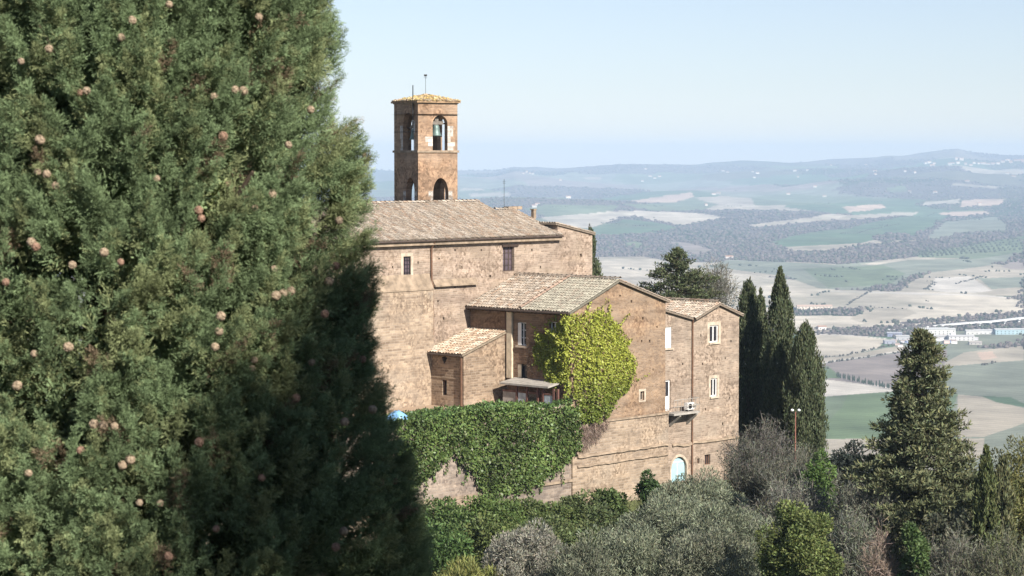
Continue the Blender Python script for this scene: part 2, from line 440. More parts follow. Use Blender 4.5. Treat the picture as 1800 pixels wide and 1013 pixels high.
# ---- what grows where: fields, bare woods, pasture (true ground colours)
GREEN, GREEN2, PALE, PALE2 = (.10, .155, .085), (.15, .185, .11), (.505, .445, .355), (.395, .345, .27)
PLOUGH, WOOD, EVERG, GREYG, PINK, WHITE_, LUSH = (.27, .225, .20), (.12, .10, .095), (.05, .065, .035), (.22, .235, .18), (.52, .39, .30), (.56, .51, .44), (.145, .195, .10)
def regA(p): return [(800 + x / 3.6, 250 + y / 3.6) for x, y in p]
def regB(p): return [(1300 + x / 3.6, 250 + y / 3.6) for x, y in p]
def regC(p): return [(1380 + x / 4.286, 490 + y / 4.286) for x, y in p]
def regD(p): return [(1380 + x / 4.286, 620 + y / 4.286) for x, y in p]
FIELDS = [
 (PALE, regA([(890, 740), (1200, 735), (1320, 760), (1800, 830), (2400, 905), (2400, 1200), (1000, 1200), (880, 900)])),
 (PALE2, regA([(1000, 850), (1250, 860), (1200, 960), (950, 940)])),
 (GREEN2, regA([(440, 420), (560, 400), (1050, 400), (1000, 440), (620, 495)])),
 (PALE, regA([(540, 480), (1000, 440), (1240, 438), (1500, 445), (1720, 480), (1440, 527), (1280, 500), (1150, 472), (1040, 480), (980, 500), (860, 540), (700, 535)])),
 (GREEN, regA([(860, 545), (1000, 510), (1060, 490), (1260, 505), (1400, 535), (1300, 570), (1000, 585), (860, 585)])),
 (WOOD, regA([(860, 590), (1000, 588), (1320, 568), (1440, 530), (1720, 500), (2100, 540), (2100, 760), (1700, 760), (1320, 750), (1200, 725), (870, 725)])),
 (EVERG, regA([(1250, 560), (1500, 545), (1800, 555), (1800, 640), (1500, 640), (1400, 600)])),
 (GREEN2, regA([(1045, 650), (1140, 628), (1210, 655), (1150, 672)])),
 (PLOUGH, regA([(1200, 610), (1480, 640), (1650, 690), (1500, 720), (1400, 650)])),
 (PINK, regA([(1100, 375), (1300, 345), (1500, 318), (1510, 350), (1360, 385), (1180, 390)])),
 (GREEN2, regA([(1060, 395), (1360, 388), (1520, 352), (1660, 395), (1560, 430), (1240, 435)])),
 (PALE, regA([(1660, 410), (1740, 378), (1960, 405), (1800, 418)])),
 (PALE2, regA([(20, 295), (180, 292), (180, 306), (30, 308)])),
 (PALE2, regA([(80, 325), (350, 315), (360, 345), (100, 345)])),
 (PALE2, regA([(810, 222), (930, 218), (930, 238), (820, 240)])),
 (GREEN, regB([(300, 600), (520, 560), (700, 540), (900, 490), (1260, 450), (1320, 470), (1250, 520), (1100, 590), (850, 620), (750, 640), (300, 665), (200, 640)])),
 (GREYG, regB([(1320, 500), (1650, 470), (1700, 560), (1340, 600), (1150, 620)])),
 (WOOD, regB([(830, 605), (960, 570), (1120, 590), (1250, 535), (1080, 600), (900, 640)])),
 (PALE2, regB([(60, 525), (440, 480), (1140, 440), (1100, 465), (500, 500), (100, 540)])),
 (PALE, regB([(450, 480), (570, 452), (700, 468), (610, 488)])),
 (PINK, regB([(650, 412), (900, 393), (930, 420), (700, 445)])),
 (GREEN2, regB([(60, 345), (400, 330), (800, 350), (600, 390), (250, 400), (100, 400)])),
 (GREEN2, regB([(930, 280), (1050, 275), (1060, 310), (940, 310)])),
 (PALE, regB([(1160, 382), (1400, 358), (1385, 388), (1170, 402)])),
 (PINK, regB([(1400, 372), (1690, 358), (1640, 400), (1400, 410)])),
 (PINK, regB([(1250, 450), (1540, 432), (1585, 450), (1400, 472)])),
 (PALE2, regB([(1350, 265), (1700, 285), (1560, 292), (1340, 275)])),
 (EVERG, regB([(1560, 420), (1700, 375), (1800, 365), (1800, 500), (1690, 500), (1600, 450)])),
 (WOOD, regB([(1350, 575), (1560, 570), (1550, 605), (1360, 600)])),
 (WOOD, regB([(1640, 580), (1800, 560), (1800, 595), (1650, 595)])),
 (WOOD, regB([(-100, 700), (560, 690), (760, 650), (1330, 610), (1800, 580), (1800, 640), (1130, 720), (700, 772), (560, 765), (0, 745)])),
 (GREEN2, regB([(1130, 700), (1480, 650), (1800, 590), (1800, 690), (1500, 740), (1130, 725)])),
 (GREYG, regB([(-100, 745), (600, 772), (1100, 740), (1500, 740), (1800, 690), (1700, 760), (1500, 790), (1100, 840), (1000, 900), (700, 940), (500, 930), (300, 850), (0, 810), (-200, 790)])),
 (GREEN2, regB([(400, 800), (900, 780), (1050, 830), (950, 900), (560, 925)])),
 (PALE, regB([(760, 772), (1020, 740), (1060, 748), (850, 778)])),
 (PALE2, regB([(1050, 900), (1200, 830), (1500, 800), (1800, 800), (1800, 972), (1000, 972)])),
 (WHITE_, regB([(1250, 860), (1450, 850), (1600, 940), (1400, 960), (1180, 930)])),
 (GREYG, regB([(1500, 860), (1800, 850), (1800, 920), (1600, 930)])),
 (PLOUGH, regB([(1650, 790), (1800, 732), (1800, 805), (1700, 800)])),
 (GREYG, regC([(960, 110), (1250, 120), (1220, 150), (1100, 165)])),
 (PALE, regC([(-20, 60), (300, 90), (700, 90), (1400, 105), (1800, 160), (1800, 280), (1300, 330), (900, 360), (-20, 400)])),
 (PALE2, regC([(560, 215), (900, 225), (1000, 260), (800, 330), (600, 340), (480, 300)])),
 (WOOD, regC([(830, 330), (1300, 290), (1800, 250), (1800, 280), (1300, 318), (900, 348)])),
 (EVERG, regC([(50, 220), (300, 222), (560, 220), (580, 245), (520, 275), (60, 275)])),
 (PALE, regC([(190, 420), (480, 430), (760, 460), (700, 525), (500, 575), (200, 605)])),
 (PALE2, regC([(210, 610), (480, 580), (940, 490), (940, 540), (480, 615), (220, 655)])),
 (GREYG, regC([(760, 460), (1000, 410), (1800, 380), (1800, 480), (1300, 540), (940, 530)])),
 (PLOUGH, regC([(225, 655), (330, 640), (600, 600), (940, 545), (1210, 540), (1230, 800), (620, 860), (380, 800)])),
 (PALE2, regC([(1200, 640), (1340, 560), (1800, 500), (1800, 640), (1500, 665), (1200, 680)])),
 (PINK, regC([(1440, 560), (1560, 550), (1600, 600), (1480, 620)])),
 (GREYG, regC([(1190, 690), (1500, 668), (1800, 645), (1800, 900), (1150, 900)])),
 (WHITE_, regC([(215, 648), (480, 606), (700, 572), (940, 530), (940, 537), (700, 579), (480, 614), (215, 656)])),
 (WHITE_, regC([(0, 402), (240, 410), (470, 425), (760, 452), (760, 457), (470, 431), (0, 408)])),
 (WHITE_, regB([(560, 945), (1100, 948), (1500, 965), (1800, 985), (1800, 989), (1400, 967), (560, 951)])),
 (LUSH, regD([(200, 120), (330, 108), (430, 195), (220, 190)])),
 (WHITE_, regD([(200, 190), (800, 265), (860, 290), (500, 318), (200, 340)])),
 (LUSH, regD([(200, 350), (500, 318), (860, 295), (1300, 300), (1200, 660), (200, 660)])),
 (GREEN2, regD([(200, 350), (480, 322), (420, 420), (330, 520), (200, 560)])),
 (GREYG, regD([(1180, 110), (1800, 60), (1800, 410), (1400, 320), (1150, 300)])),
 (PALE2, regD([(1300, 315), (1480, 330), (1800, 420), (1800, 530), (1500, 640), (1300, 640)])),
 (GREEN, regD([(1470, 325), (1700, 335), (1800, 385), (1800, 410), (1600, 375)])),
 (PALE2, regD([(200, 655), (1500, 650), (1500, 800), (200, 800)])),
]
HEDGES = [regC([(210, 602), (480, 580), (700, 528), (940, 488)]), regC([(330, 642), (600, 602), (940, 548)]), regC([(470, 200), (560, 150), (665, 92)]),
          regD([(300, 120), (350, 125)]), regB([(1200, 880), (1250, 890), (1180, 940)]), regB([(1250, 450), (1000, 480), (800, 500), (700, 520)]),
          regB([(300, 600), (100, 650)]), regC([(230, 375), (430, 400), (560, 412)]), regC([(1510, 655), (1600, 630)]), regB([(1020, 520), (640, 580)]),
          regC([(1090, 170), (1110, 175)]), regA([(1040, 480), (1150, 462)]), regC([(560, 215), (940, 235)]), regB([(1380, 900), (1560, 850)])]
def inside(u, v, poly):
    r = np.zeros(u.shape, bool)
    n = len(poly)
    for i in range(n):
        x0, y0 = poly[i]; x1, y1 = poly[(i + 1) % n]
        if y0 == y1: continue
        c = ((y0 > v) != (y1 > v)) & (u < (x1 - x0) * (v - y0) / (y1 - y0) + x0)
        r ^= c
    return r
rngT = np.random.default_rng(11)
# random patchwork of smaller fields and woods over the far hills
wx, wy = XG + 260 * fbm(XG / 500, YG / 500, 21, 3), YG + 420 * fbm(XG / 500, YG / 700, 31, 3)
sx, sy = 640., 1400.
ci, cj = np.floor(wx / sx).astype(np.int64), np.floor(wy / sy).astype(np.int64)
best = np.full(XG.shape, 1e18); pick = np.zeros(XG.shape)
for di in (-1, 0, 1):
    for dj in (-1, 0, 1):
        a, b = ci + di, cj + dj
        h1 = ((a * 73856093) ^ (b * 19349663)) & 0xffff; h2 = ((a * 83492791) ^ (b * 12582917)) & 0xffff; h3 = ((a * 49979687) ^ (b * 86028121)) & 0xffff
        px, py = (a + h1 / 65535.) * sx, (b + h2 / 65535.) * sy
        d = ((wx - px) / sx) ** 2 + ((wy - py) / sy) ** 2
        k = d < best
        best = np.where(k, d, best); pick = np.where(k, h3 / 65535., pick)
pal = np.array([WOOD, WOOD, EVERG, (.11, .10, .075), GREEN, GREEN2, GREYG, (.14, .13, .09), PALE2, WOOD, PLOUGH, (.09, .10, .055)])
CG = pal[(pick * len(pal)).astype(int) % len(pal)].copy()
woodmask = (pick * len(pal)).astype(int) % len(pal)
woodmask = np.isin(woodmask, [0, 1, 2, 9, 11, 3]).astype(float)
lowm = (RG < 3300)
CG[lowm] = GREYG; woodmask[lowm] = 0
uj = TU + 7 * fbm(XG / 120, YG / 300, 41, 3); vj = TVV + 2.2 * fbm(XG / 150, YG / 400, 51, 3)
for colr, poly in FIELDS:
    m_ = inside(uj, vj, poly) & (RG > 1700)
    CG[m_] = colr
    woodmask[m_] = 1.0 if colr in (WOOD, EVERG) else 0.0
# soil and growth differences within the fields, field by field
var = 1 + .30 * fbm(XG / 220, YG / 420, 61, 4) + .22 * fbm(XG / 40, YG / 90, 71, 3)
ang = pick * 40
var = var + np.where(RG < 5200, .07, 0) * (1 - woodmask) * np.sin((XG * np.cos(ang) + YG * np.sin(ang)) / 16 * 6.283 + 3 * fbm(XG / 200, YG / 200, 95, 2))
CG = CG * var[..., None]
gul = np.clip(fbm(XG / 130, YG / 260, 81, 4) * 2.2 - .25, 0, 1)[..., None] * (RG > 3000)[..., None] * (1 - woodmask[..., None])
CG = CG * (1 - .5 * gul) + np.array((.15, .145, .10)) * .5 * gul
ridge_ = RG > 16800
CG[ridge_] = CG[ridge_] * .35 + np.array(WOOD) * .6
near = RG < 1700
CG[near] = np.array((.10, .115, .05))
tuft = (.5 + fbm(XG / 3., YG / 3., 91, 3))[..., None]
CG = np.where(near[..., None], CG * (.7 + .7 * tuft), CG)
idx = np.arange(nr * nc).reshape(nr, nc)
TQ = np.stack([idx[:-1, :-1], idx[:-1, 1:], idx[1:, 1:], idx[1:, :-1]], -1).reshape(-1, 4)
def ground_mat():
    m, nt, p, out = mat('fields and soil')
    L = nt.links.new
    a = node(nt, 'ShaderNodeVertexColor'); a.layer_name = 'col'
    tc = node(nt, 'ShaderNodeTexCoord')
    n1 = node(nt, 'ShaderNodeTexNoise', i_Scale=.012, i_Detail=8.0, i_Roughness=.65); L(tc.outputs['Object'], n1.inputs['Vector'])
    n2 = node(nt, 'ShaderNodeTexNoise', i_Scale=.9, i_Detail=6.0); L(tc.outputs['Object'], n2.inputs['Vector'])
    c = mixc(nt, 1.0, a.outputs[0], ramp(nt, n1.outputs[0], [(.3, .75), (.7, 1.25)]), 'MULTIPLY')
    c = mixc(nt, 1.0, c, ramp(nt, n2.outputs[0], [(.3, .8), (.7, 1.2)]), 'MULTIPLY')
    L(c, p.inputs['Base Color'])
    p.inputs['Roughness'].default_value = 1.0
    p.inputs['Specular IOR Level'].default_value = 0.0
    return m
tag(np_mesh('terrain', TV.reshape(-1, 3), TQ, CG.reshape(-1, 3), ground_mat(), smooth=True), kind='structure')

def terr(u, v):
    """the nearest visible ground point seen at a picture position"""
    j = int(np.argmin(np.abs(TU[900 if nr > 900 else nr - 1] - u)))
    col_v = TVV[:, j]
    k = np.where((RR > 1700) & (col_v <= v))[0]
    i = int(k[0]) if len(k) else nr - 15
    return Vector(TV[i, j])

# ---- woods: many small crowns over the wooded ground (one mass, far off)
def blob_mesh(cent, sx_, sz_, cols, rng):
    a = (1 + 5 ** .5) / 2
    iv = np.array([(-1, a, 0), (1, a, 0), (-1, -a, 0), (1, -a, 0), (0, -1, a), (0, 1, a), (0, -1, -a), (0, 1, -a), (a, 0, -1), (a, 0, 1), (-a, 0, -1), (-a, 0, 1)]) / 1.9
    it = np.array([(0, 11, 5), (0, 5, 1), (0, 1, 7), (0, 7, 10), (0, 10, 11), (1, 5, 9), (5, 11, 4), (11, 10, 2), (10, 7, 6), (7, 1, 8), (3, 9, 4), (3, 4, 2), (3, 2, 6), (3, 6, 8), (3, 8, 9), (4, 9, 5), (2, 4, 11), (6, 2, 10), (8, 6, 7), (9, 8, 1)])
    n = len(cent)
    V = iv[None] * (1 + .45 * rng.uniform(-1, 1, (n, 12, 1)))
    V = V * np.stack([sx_, sx_, sz_], -1)[:, None, :]
    V[..., 2] += sz_[:, None] * .55
    V = V + cent[:, None, :]
    Fc = it[None] + (np.arange(n) * 12)[:, None, None]
    cc = np.repeat(cols[:, None, :], 12, 1) * rng.uniform(.8, 1.2, (n, 12, 1))
    return V.reshape(-1, 3), Fc.reshape(-1, 3), cc.reshape(-1, 3)
vis = (RG > 1900) & (RG < 19300) & (TU > 560) & (TU < 1900) & (AG > -.2) & (AG < .26)
cand = np.where((vis & (woodmask > .5)).ravel())[0]
pk = rngT.choice(cand, 24000)
P = TV.reshape(-1, 3)[pk].copy()
P[:, 0] += rngT.normal(0, 6, len(P)); P[:, 1] += rngT.normal(0, 10, len(P))
rr_ = np.hypot(P[:, 0], P[:, 1])
s = rngT.uniform(3.2, 6.0, len(P)) * np.interp(rr_, [2000, 4200, 6000, 9000, 18000], [.55, .62, .95, 1.25, 2.0])
everg = rngT.random(len(P)) < .28
cw = np.where(everg[:, None], np.array((.075, .085, .06)), np.array((.13, .108, .10))) * rngT.uniform(.8, 1.2, (len(P), 1))
P2, S2, C2 = [], [], []
cand2 = np.where((vis & (woodmask < .5) & (RG > 3500)).ravel())[0]      # single trees and clumps among the fields
c2 = TV.reshape(-1, 3)[rngT.choice(cand2, 110)]
for c in c2:
    k = rngT.integers(1, 9)
    d = rngT.uniform(0, math.pi)
    for q in range(k):
        x, y = c[0] + math.cos(d) * q * 11 + rngT.normal(0, 3), c[1] + math.sin(d) * q * 11 + rngT.normal(0, 3)
        P2.append((x, y, hg(x, y))); S2.append(rngT.uniform(1.8, 3.6)); C2.append(np.array((.06, .07, .045)) * rngT.uniform(.7, 1.3))
for h in HEDGES:
    for (a, b), (c, d) in zip(h[:-1], h[1:]):
        A, B = terr(a, b), terr(c, d)
        n = max(2, int((B - A).length / 7))
        for q in range(n):
            p = A.lerp(B, (q + rngT.uniform(-.4, .4)) / n)
            x, y = p.x + rngT.normal(0, 2), p.y + rngT.normal(0, 2)
            P2.append((x, y, hg(x, y))); S2.append(rngT.uniform(1.0, 2.3)); C2.append(np.array((.075, .07, .055)) * rngT.uniform(.7, 1.3))
Pw = np.concatenate([P, np.array(P2)]); sw = np.concatenate([s, np.array(S2)]); cw = np.concatenate([cw, np.array(C2)])
M_FARLEAF = attr_mat('distant woodland', noise=.2, nscale=.3, rough=1.0, spec=0)
V_, F_, c_ = blob_mesh(Pw, sw, sw * rngT.uniform(.7, 1.2, len(sw)) * np.interp(np.hypot(Pw[:, 0], Pw[:, 1]), [4000, 9000], [1.0, .55]), cw, rngT)
tag(np_mesh('woods', V_, F_, c_, M_FARLEAF), kind='stuff')
# olive grove in rows on the slope
og = []
g = regB([(1130, 700), (1480, 655), (1800, 600), (1800, 685), (1500, 722), (1130, 722)])
for i in range(22):
    for j in range(5):
        x = 1130 + i * 30 + j * 11; tt = (x - 1130) / 670.
        y = (697 - 88 * tt) + j * (9 + 9 * tt)
        og.append(terr(1300 + x / 3.6 + rngT.uniform(-1, 1), 250 + y / 3.6))
og = np.array(og)
V_, F_, c_ = blob_mesh(og, rngT.uniform(3, 4.6, len(og)), rngT.uniform(3, 4.5, len(og)), np.tile((.07, .085, .055), (len(og), 1)) * rngT.uniform(.8, 1.2, (len(og), 1)), rngT)
tag(np_mesh('olive_grove', V_, F_, c_, M_FARLEAF), kind='stuff')

# ---- haze: one box of even air
hz = MB()
hz.box((-19500, -60, -330), (39000, 0, 0), (0, 22000, 0), (0, 0, 465))
hm = bpy.data.materials.new('pale air')
hm.use_nodes = True
hn = hm.node_tree
hn.nodes.clear()
ho = hn.nodes.new('ShaderNodeOutputMaterial')
pv = hn.nodes.new('ShaderNodeVolumePrincipled')
pv.inputs['Color'].default_value = (.57, .74, .96, 1)
pv.inputs['Density'].default_value = 8.0e-5
pv.inputs['Anisotropy'].default_value = -0.10
hn.links.new(pv.outputs[0], ho.inputs['Volume'])
tag(hz.build('haze', hm), kind='stuff')

# ---- houses, works and the viaduct of the valley
M_FARWALL = attr_mat('far plaster', noise=.1, nscale=.5)
M_FARROOF = attr_mat('far roof', noise=.15, nscale=.5)
M_FARPANE = plain('far dark opening', (.05, .05, .055), noise=.1)
def far_house(name, label, cat, group, u, v, w, d, h, yaw, wall=(.72, .66, .56), roof=(.42, .24, .16), pitch=.35, windows=False):
    p = terr(u, v)
    p.z = hg(p.x, p.y) - .4
    t = thing(name, label, cat, p, group)
    X = Vector((math.cos(yaw), math.sin(yaw), 0)); Y = Vector((-math.sin(yaw), math.cos(yaw), 0)); Z = Vector((0, 0, 1))
    o = p - X * w / 2 - Y * d / 2
    m = MB(); m.box(o, X * w, Y * d, Z * h, wall)
    if pitch:
        for e in (o, o + X * w):
            m.poly([e + Z * h, e + Y * d + Z * h, e + Y * d / 2 + Z * (h + d / 2 * pitch)], None, wall)
    m.build('wall', M_FARWALL, t)
    r = MB()
    ov = .4
    if pitch:
        top = o + Y * d / 2 + Z * (h + d / 2 * pitch + .15)
        for sgn, base in ((-1, o - Y * ov), (1, o + Y * (d + ov))):
            b = base + Z * (h - ov * pitch + .15)
            q = [b - X * ov, b + X * (w + ov), top + X * (w + ov), top - X * ov]
            if sgn > 0: q = q[::-1]
            r.poly(q, None, roof); r.poly([a - Z * .25 for a in q[::-1]], None, roof)
    else:
        r.box(o - X * .5 - Y * .5 + Z * h, X * (w + 1), Y * (d + 1), Z * .6, roof)
    r.build('roof', M_FARROOF, t)
    if windows:
        n = max(2, int(w / 6))
        for i in range(n):
            for row in range(max(1, int(h / 3.4))):
                q = MB(); q.box(o + X * (w * (i + .5) / n - .7) - Y * .06 + Z * (1.2 + row * 3.2), X * 1.4, Y * .05, Z * 1.5)
                q.build('window', M_FARPANE, t)
    return t
rH = random.Random(5)
VILL = 'houses of the far hilltop town'
for u, v in ((1626, 292), (1632, 291), (1638, 293), (1641, 290), (1670, 291), (1676, 289), (1680, 283), (1684, 289), (1690, 286), (1697, 292), (1705, 292), (1712, 292), (1720, 292), (1728, 293), (1737, 292), (1745, 290), (1754, 291), (1763, 288), (1770, 286), (1777, 287), (1784, 284), (1790, 286), (1796, 284), (1799, 289)):
    red = u > 1775
    far_house('village_house', 'tiny red roofed house of the far town at the right edge' if red else 'tiny pale house of the far town below the hill crest', 'house', VILL, u, v,
              rH.uniform(18, 34), rH.uniform(12, 18), rH.uniform(8, 15), rH.uniform(-.5, .5), wall=rH.choice([(.62, .57, .50), (.52, .45, .38), (.70, .66, .6)]) if not red else (.5, .36, .28), pitch=.5)
SC = 'pale farmhouses scattered over the blue hills'
for u, v in ((920, 307), (925, 305), (931, 307), (936, 307), (986, 320), (1135, 300), (1143, 312), (1150, 315), (1158, 313), (1128, 320), (1270, 303), (1278, 304), (1398, 302), (1325, 314), (1332, 308), (1404, 313), (1420, 302), (1538, 304), (1537, 309), (1590, 306), (1608, 307), (1324, 306), (1255, 343), (1262, 342), (1000, 349), (1450, 347), (1385, 343), (1434, 330), (1600, 341), (1643, 343), (940, 365), (945, 363), (1724, 363), (1701, 320), (1770, 307), (1782, 312), (1240, 362), (1460, 292), (1522, 292)):
    far_house('farmhouse', 'tiny pale farmhouse on the hazy far hillside', 'house', SC, u, v, rH.uniform(12, 24), rH.uniform(8, 12), rH.uniform(6, 10), rH.uniform(-.5, .5), wall=rH.choice([(.60, .55, .48), (.50, .43, .36), (.66, .62, .56)]), pitch=.5)
far_house('farmhouse', 'white farmhouse among trees right of the behind-church conifer', 'house', None, 1283, 456, 20, 12, 7, .2, wall=(.6, .56, .5))
far_house('farmhouse', 'long pale farmhouse behind a dark row of trees in the valley', 'house', None, 1432, 545, 62, 12, 7, .05, wall=(.66, .56, .46), roof=(.5, .36, .28), windows=True)
far_house('farmhouse', 'small white farmhouse with dark barn left of the viaduct', 'house', None, 1448, 580, 13, 8, 5, .1, wall=(.6, .57, .53), windows=True)
far_house('barn', 'dark little barn beside the white farmhouse left of the viaduct', 'barn', None, 1440, 580, 7, 7, 4, .1, wall=(.15, .12, .12), roof=(.3, .2, .16))
# works and sheds along the valley road
SHEDS = [(1645, 589, 44, 18, 9, (.75, .74, .7), (.72, .72, .70), 'wide white factory shed directly below the viaduct deck'),
         (1668, 588, 26, 16, 8, (.8, .79, .75), (.76, .75, .72), 'short white factory shed right of the tall conifer tip'),
         (1712, 588, 20, 14, 6, (.78, .76, .72), (.74, .72, .68), 'white shed between two viaduct piers'),
         (1733, 588, 34, 14, 6, (.76, .75, .73), (.73, .72, .70), 'low white shed below the middle of the viaduct'),
         (1662, 598, 30, 14, 6, (.62, .60, .58), (.68, .66, .62), 'grey fronted shed in the front row of the works'),
         (1692, 599, 38, 14, 7, (.74, .72, .70), (.70, .68, .66), 'pale double shed in the front row of the works'),
         (1768, 588, 30, 14, 8, (.46, .62, .68), (.74, .74, .72), 'pale blue walled factory shed left of the works road'),
         (1794, 588, 26, 14, 8, (.50, .66, .70), (.74, .74, .72), 'pale blue factory shed cut by the right edge'),
         (1574, 592, 22, 12, 6, (.30, .32, .45), (.55, .56, .60), 'violet grey warehouse left of the tall conifer'),
         (1588, 598, 20, 12, 6, (.55, .54, .55), (.66, .65, .62), 'grey warehouse close left of the tall conifer'),
         (1566, 605, 16, 10, 5, (.42, .42, .50), (.60, .60, .60), 'lowest grey warehouse left of the tall conifer'),
         (1716, 606, 18, 12, 4, (.60, .56, .52), (.62, .56, .50), 'small pale store at the front of the works')]
for u, v, w, d, h, wc, rc, lb in SHEDS:
    far_house('factory_shed', lb, 'shed', 'sheds of the works below the viaduct', u, v, w, d, h, rH.uniform(-.05, .12), wall=tuple(x * .74 for x in wc), roof=tuple(x * .7 for x in rc), pitch=.22, windows=w > 15)
for k in range(26):
    u = rH.uniform(1575, 1730); v = 598 + rH.uniform(-6, 12)
    far_house('works_hut', 'tiny pale hut or container in the yard of the valley works', 'hut', 'huts and containers in the works yard', u, v, rH.uniform(4, 9), rH.uniform(3, 6), rH.uniform(3, 5), rH.uniform(-.4, .4),
              wall=rH.choice([(.8, .78, .75), (.5, .48, .5), (.32, .36, .52), (.6, .45, .4)]), roof=rH.choice([(.7, .68, .65), (.5, .4, .35)]), pitch=.2)
# viaduct
M_CONCF = plain('viaduct concrete', (.70, .69, .67), noise=.12, scale=.2)
VD = [(1490, 585, 588), (1534, 582, 592), (1561, 580, 590), (1587, 578, 588), (1612, 576, 587), (1652, 572, 586), (1672, 570, 585), (1707, 567, 582), (1724, 566, 581), (1742, 565, 581), (1768, 562, 574), (1793, 559, 569), (1830, 556, 566)]
pts = []
for u, vd, vb in VD:
    b = terr(u, vb)
    y = 3560 + (u - 1490) * .55
    x = (u - 900) / FPX * y
    z = at(u, vd, y).z
    pts.append((Vector((x, y, z)), hg(x, y)))
vt = thing('viaduct', 'pale concrete road viaduct on slim piers crossing the valley', 'viaduct', (pts[0][0].x, pts[0][0].y, pts[0][1]))
m = MB()
rings = []
for i, (p, zb) in enumerate(pts):
    rings.append([p + Vector((0, -6, -1.8)), p + Vector((0, 6, -1.8)), p + Vector((0, 6.4, .6)), p + Vector((0, -6.4, .6))])
m.quads(rings)
m.build('deck', M_CONCF, vt)
for i, (p, zb) in enumerate(pts[1:-1]):
    m = MB(); m.box(p + Vector((-1.3, -3.5, zb - p.z - 1)), (2.6, 0, 0), (0, 7, 0), (0, 0, p.z - 1.81 - zb + 1))
    m.build('pier', M_CONCF, vt)
    m = MB(); m.box(p + Vector((-2.0, -5.5, -3.0)), (4, 0, 0), (0, 11, 0), (0, 0, 1.19)); m.build('pier_cap', M_CONCF, vt)
# row of small cypresses along the field edge
def far_cypress(p, h, first=[None]):
    if first[0] is None:
        t = thing('cypress_tree', 'tiny dark cypress in the row along the pale valley field', 'tree', p, 'row of small cypresses in the valley')
        m = MB()
        rg = random.Random(3)
        zs = [.05, .2, .4, .6, .8, .95]; rs = [.5, .85, .95, .8, .5, .15]
        m.quads([[p + Vector((math.cos(a) * r * rg.uniform(.75, 1.2), math.sin(a) * r * rg.uniform(.75, 1.2), 6.5 * z)) for a in [k * 1.047 for k in range(6)]] for z, r in zip(zs, rs)], col=(.04, .055, .03))
        m.build('crown', M_FARLEAF, t)
        m = MB(); m.tube([p + Vector((0, 0, -.3)), p + Vector((0, 0, 1.2))], .18, 5); m.build('trunk', M_BARK, t)
        first[0] = t
    else:
        t = copy_tree(first[0], loc=p)
    t.scale = (1, 1, h / 6.5)
for i in range(27):
    f = i / 26. + rH.uniform(-.01, .01)
    u = 1474 + 101 * f; v = 664 + 22 * f ** .9
    far_cypress(terr(u, v), rH.uniform(4.5, 9))
for i in range(14):
    u = 1398 + 110 * i / 13.; far_cypress(terr(u, 551 + rH.uniform(-1, 1)), rH.uniform(7, 11))
# ------------------------------------------------------------------ church group: wall planes found from the picture
TH = rad(43)
R = Vector((math.sin(TH), math.cos(TH), 0))          # along the right-facing walls, away from us
Lv = Vector((-math.cos(TH), math.sin(TH), 0))        # along the left-facing walls, away from us
UP = Vector((0, 0, 1))
class Plane:
    def __init__(s, O, d, n):
        s.O, s.d, s.n = Vector((O[0], O[1], 0)), d.normalized(), n.normalized()
    def sz(s, u, v):
        r = ray(u, v)
        M = np.array([[s.d.x, -r[0]], [s.d.y, -r[1]]])
        t, k = np.linalg.solve(M, np.array([-s.O.x, -s.O.y]))
        return float(t), float(k * r[2])
    def s_at(s, u): return s.sz(u, 500)[0]
    def pt(s, a, z, off=0.0):
        return s.O + s.d * a + s.n * off + UP * z
    def px(s, u, v, off=0.0):
        a, z = s.sz(u, v); return s.pt(a, z, off)
K = at(1005, 545, 151.0)
G = Plane(K, R, -Lv)                 # gable wall and retaining wall
A = Plane(K, Lv, -R)                 # left facade of the gabled wing
Cc = at(815, 622, 152.0)
H1 = Plane(Cc, R, -Lv)               # lean-to, right face
H2 = Plane(Cc, Lv, -R)               # lean-to, left face
W0 = Cc + Lv * H2.s_at(750)
W = Plane(W0, R, -Lv)                # church side wall
V = Plane(K + Lv * .8, R, -Lv)       # far wing, set back a little
LW = (W0 - K).dot(Lv)                # distance gable plane -> church plane

def wall(mb, pl, outer, holes=(), front=0.0, back=-.45, col=(1, 1, 1)):
    loops = [list(outer)] + [list(h) for h in holes]
    flat = [p for l in loops for p in l]
    tris = tessellate_polygon([[Vector((a, z, 0)) for a, z in l] for l in loops])
    for t in tris:
        q = [flat[i] for i in t]
        ar = (q[1][0] - q[0][0]) * (q[2][1] - q[0][1]) - (q[2][0] - q[0][0]) * (q[1][1] - q[0][1])
        if abs(ar) < 1e-9: continue
        # orient so the front face looks along +n
        nn = pl.d.cross(UP)
        if (ar > 0) != (nn.dot(pl.n) > 0): q = q[::-1]
        mb.poly([pl.pt(a, z, front) for a, z in q], [(a, z) for a, z in q], col)
        mb.poly([pl.pt(a, z, back) for a, z in q[::-1]], [(a, z) for a, z in q[::-1]], col)
    dpt = front - back
    for li, l in enumerate(loops):
        cx = sum(p[0] for p in l) / len(l); cz = sum(p[1] for p in l) / len(l)
        for i in range(len(l)):
            (a0, z0), (a1, z1) = l[i], l[(i + 1) % len(l)]
            q = [pl.pt(a0, z0, front), pl.pt(a1, z1, front), pl.pt(a1, z1, back), pl.pt(a0, z0, back)]
            n = (q[1] - q[0]).cross(q[3] - q[0])
            mid = pl.pt((a0 + a1) / 2, (z0 + z1) / 2, 0) - pl.pt(cx, cz, 0)
            uv = [(a0, z0), (a1, z1), (a1 + dpt, z1), (a0 + dpt, z0)]
            if (n.dot(mid) > 0) != (li == 0): q = q[::-1]; uv = uv[::-1]
            mb.poly(q, uv, col)
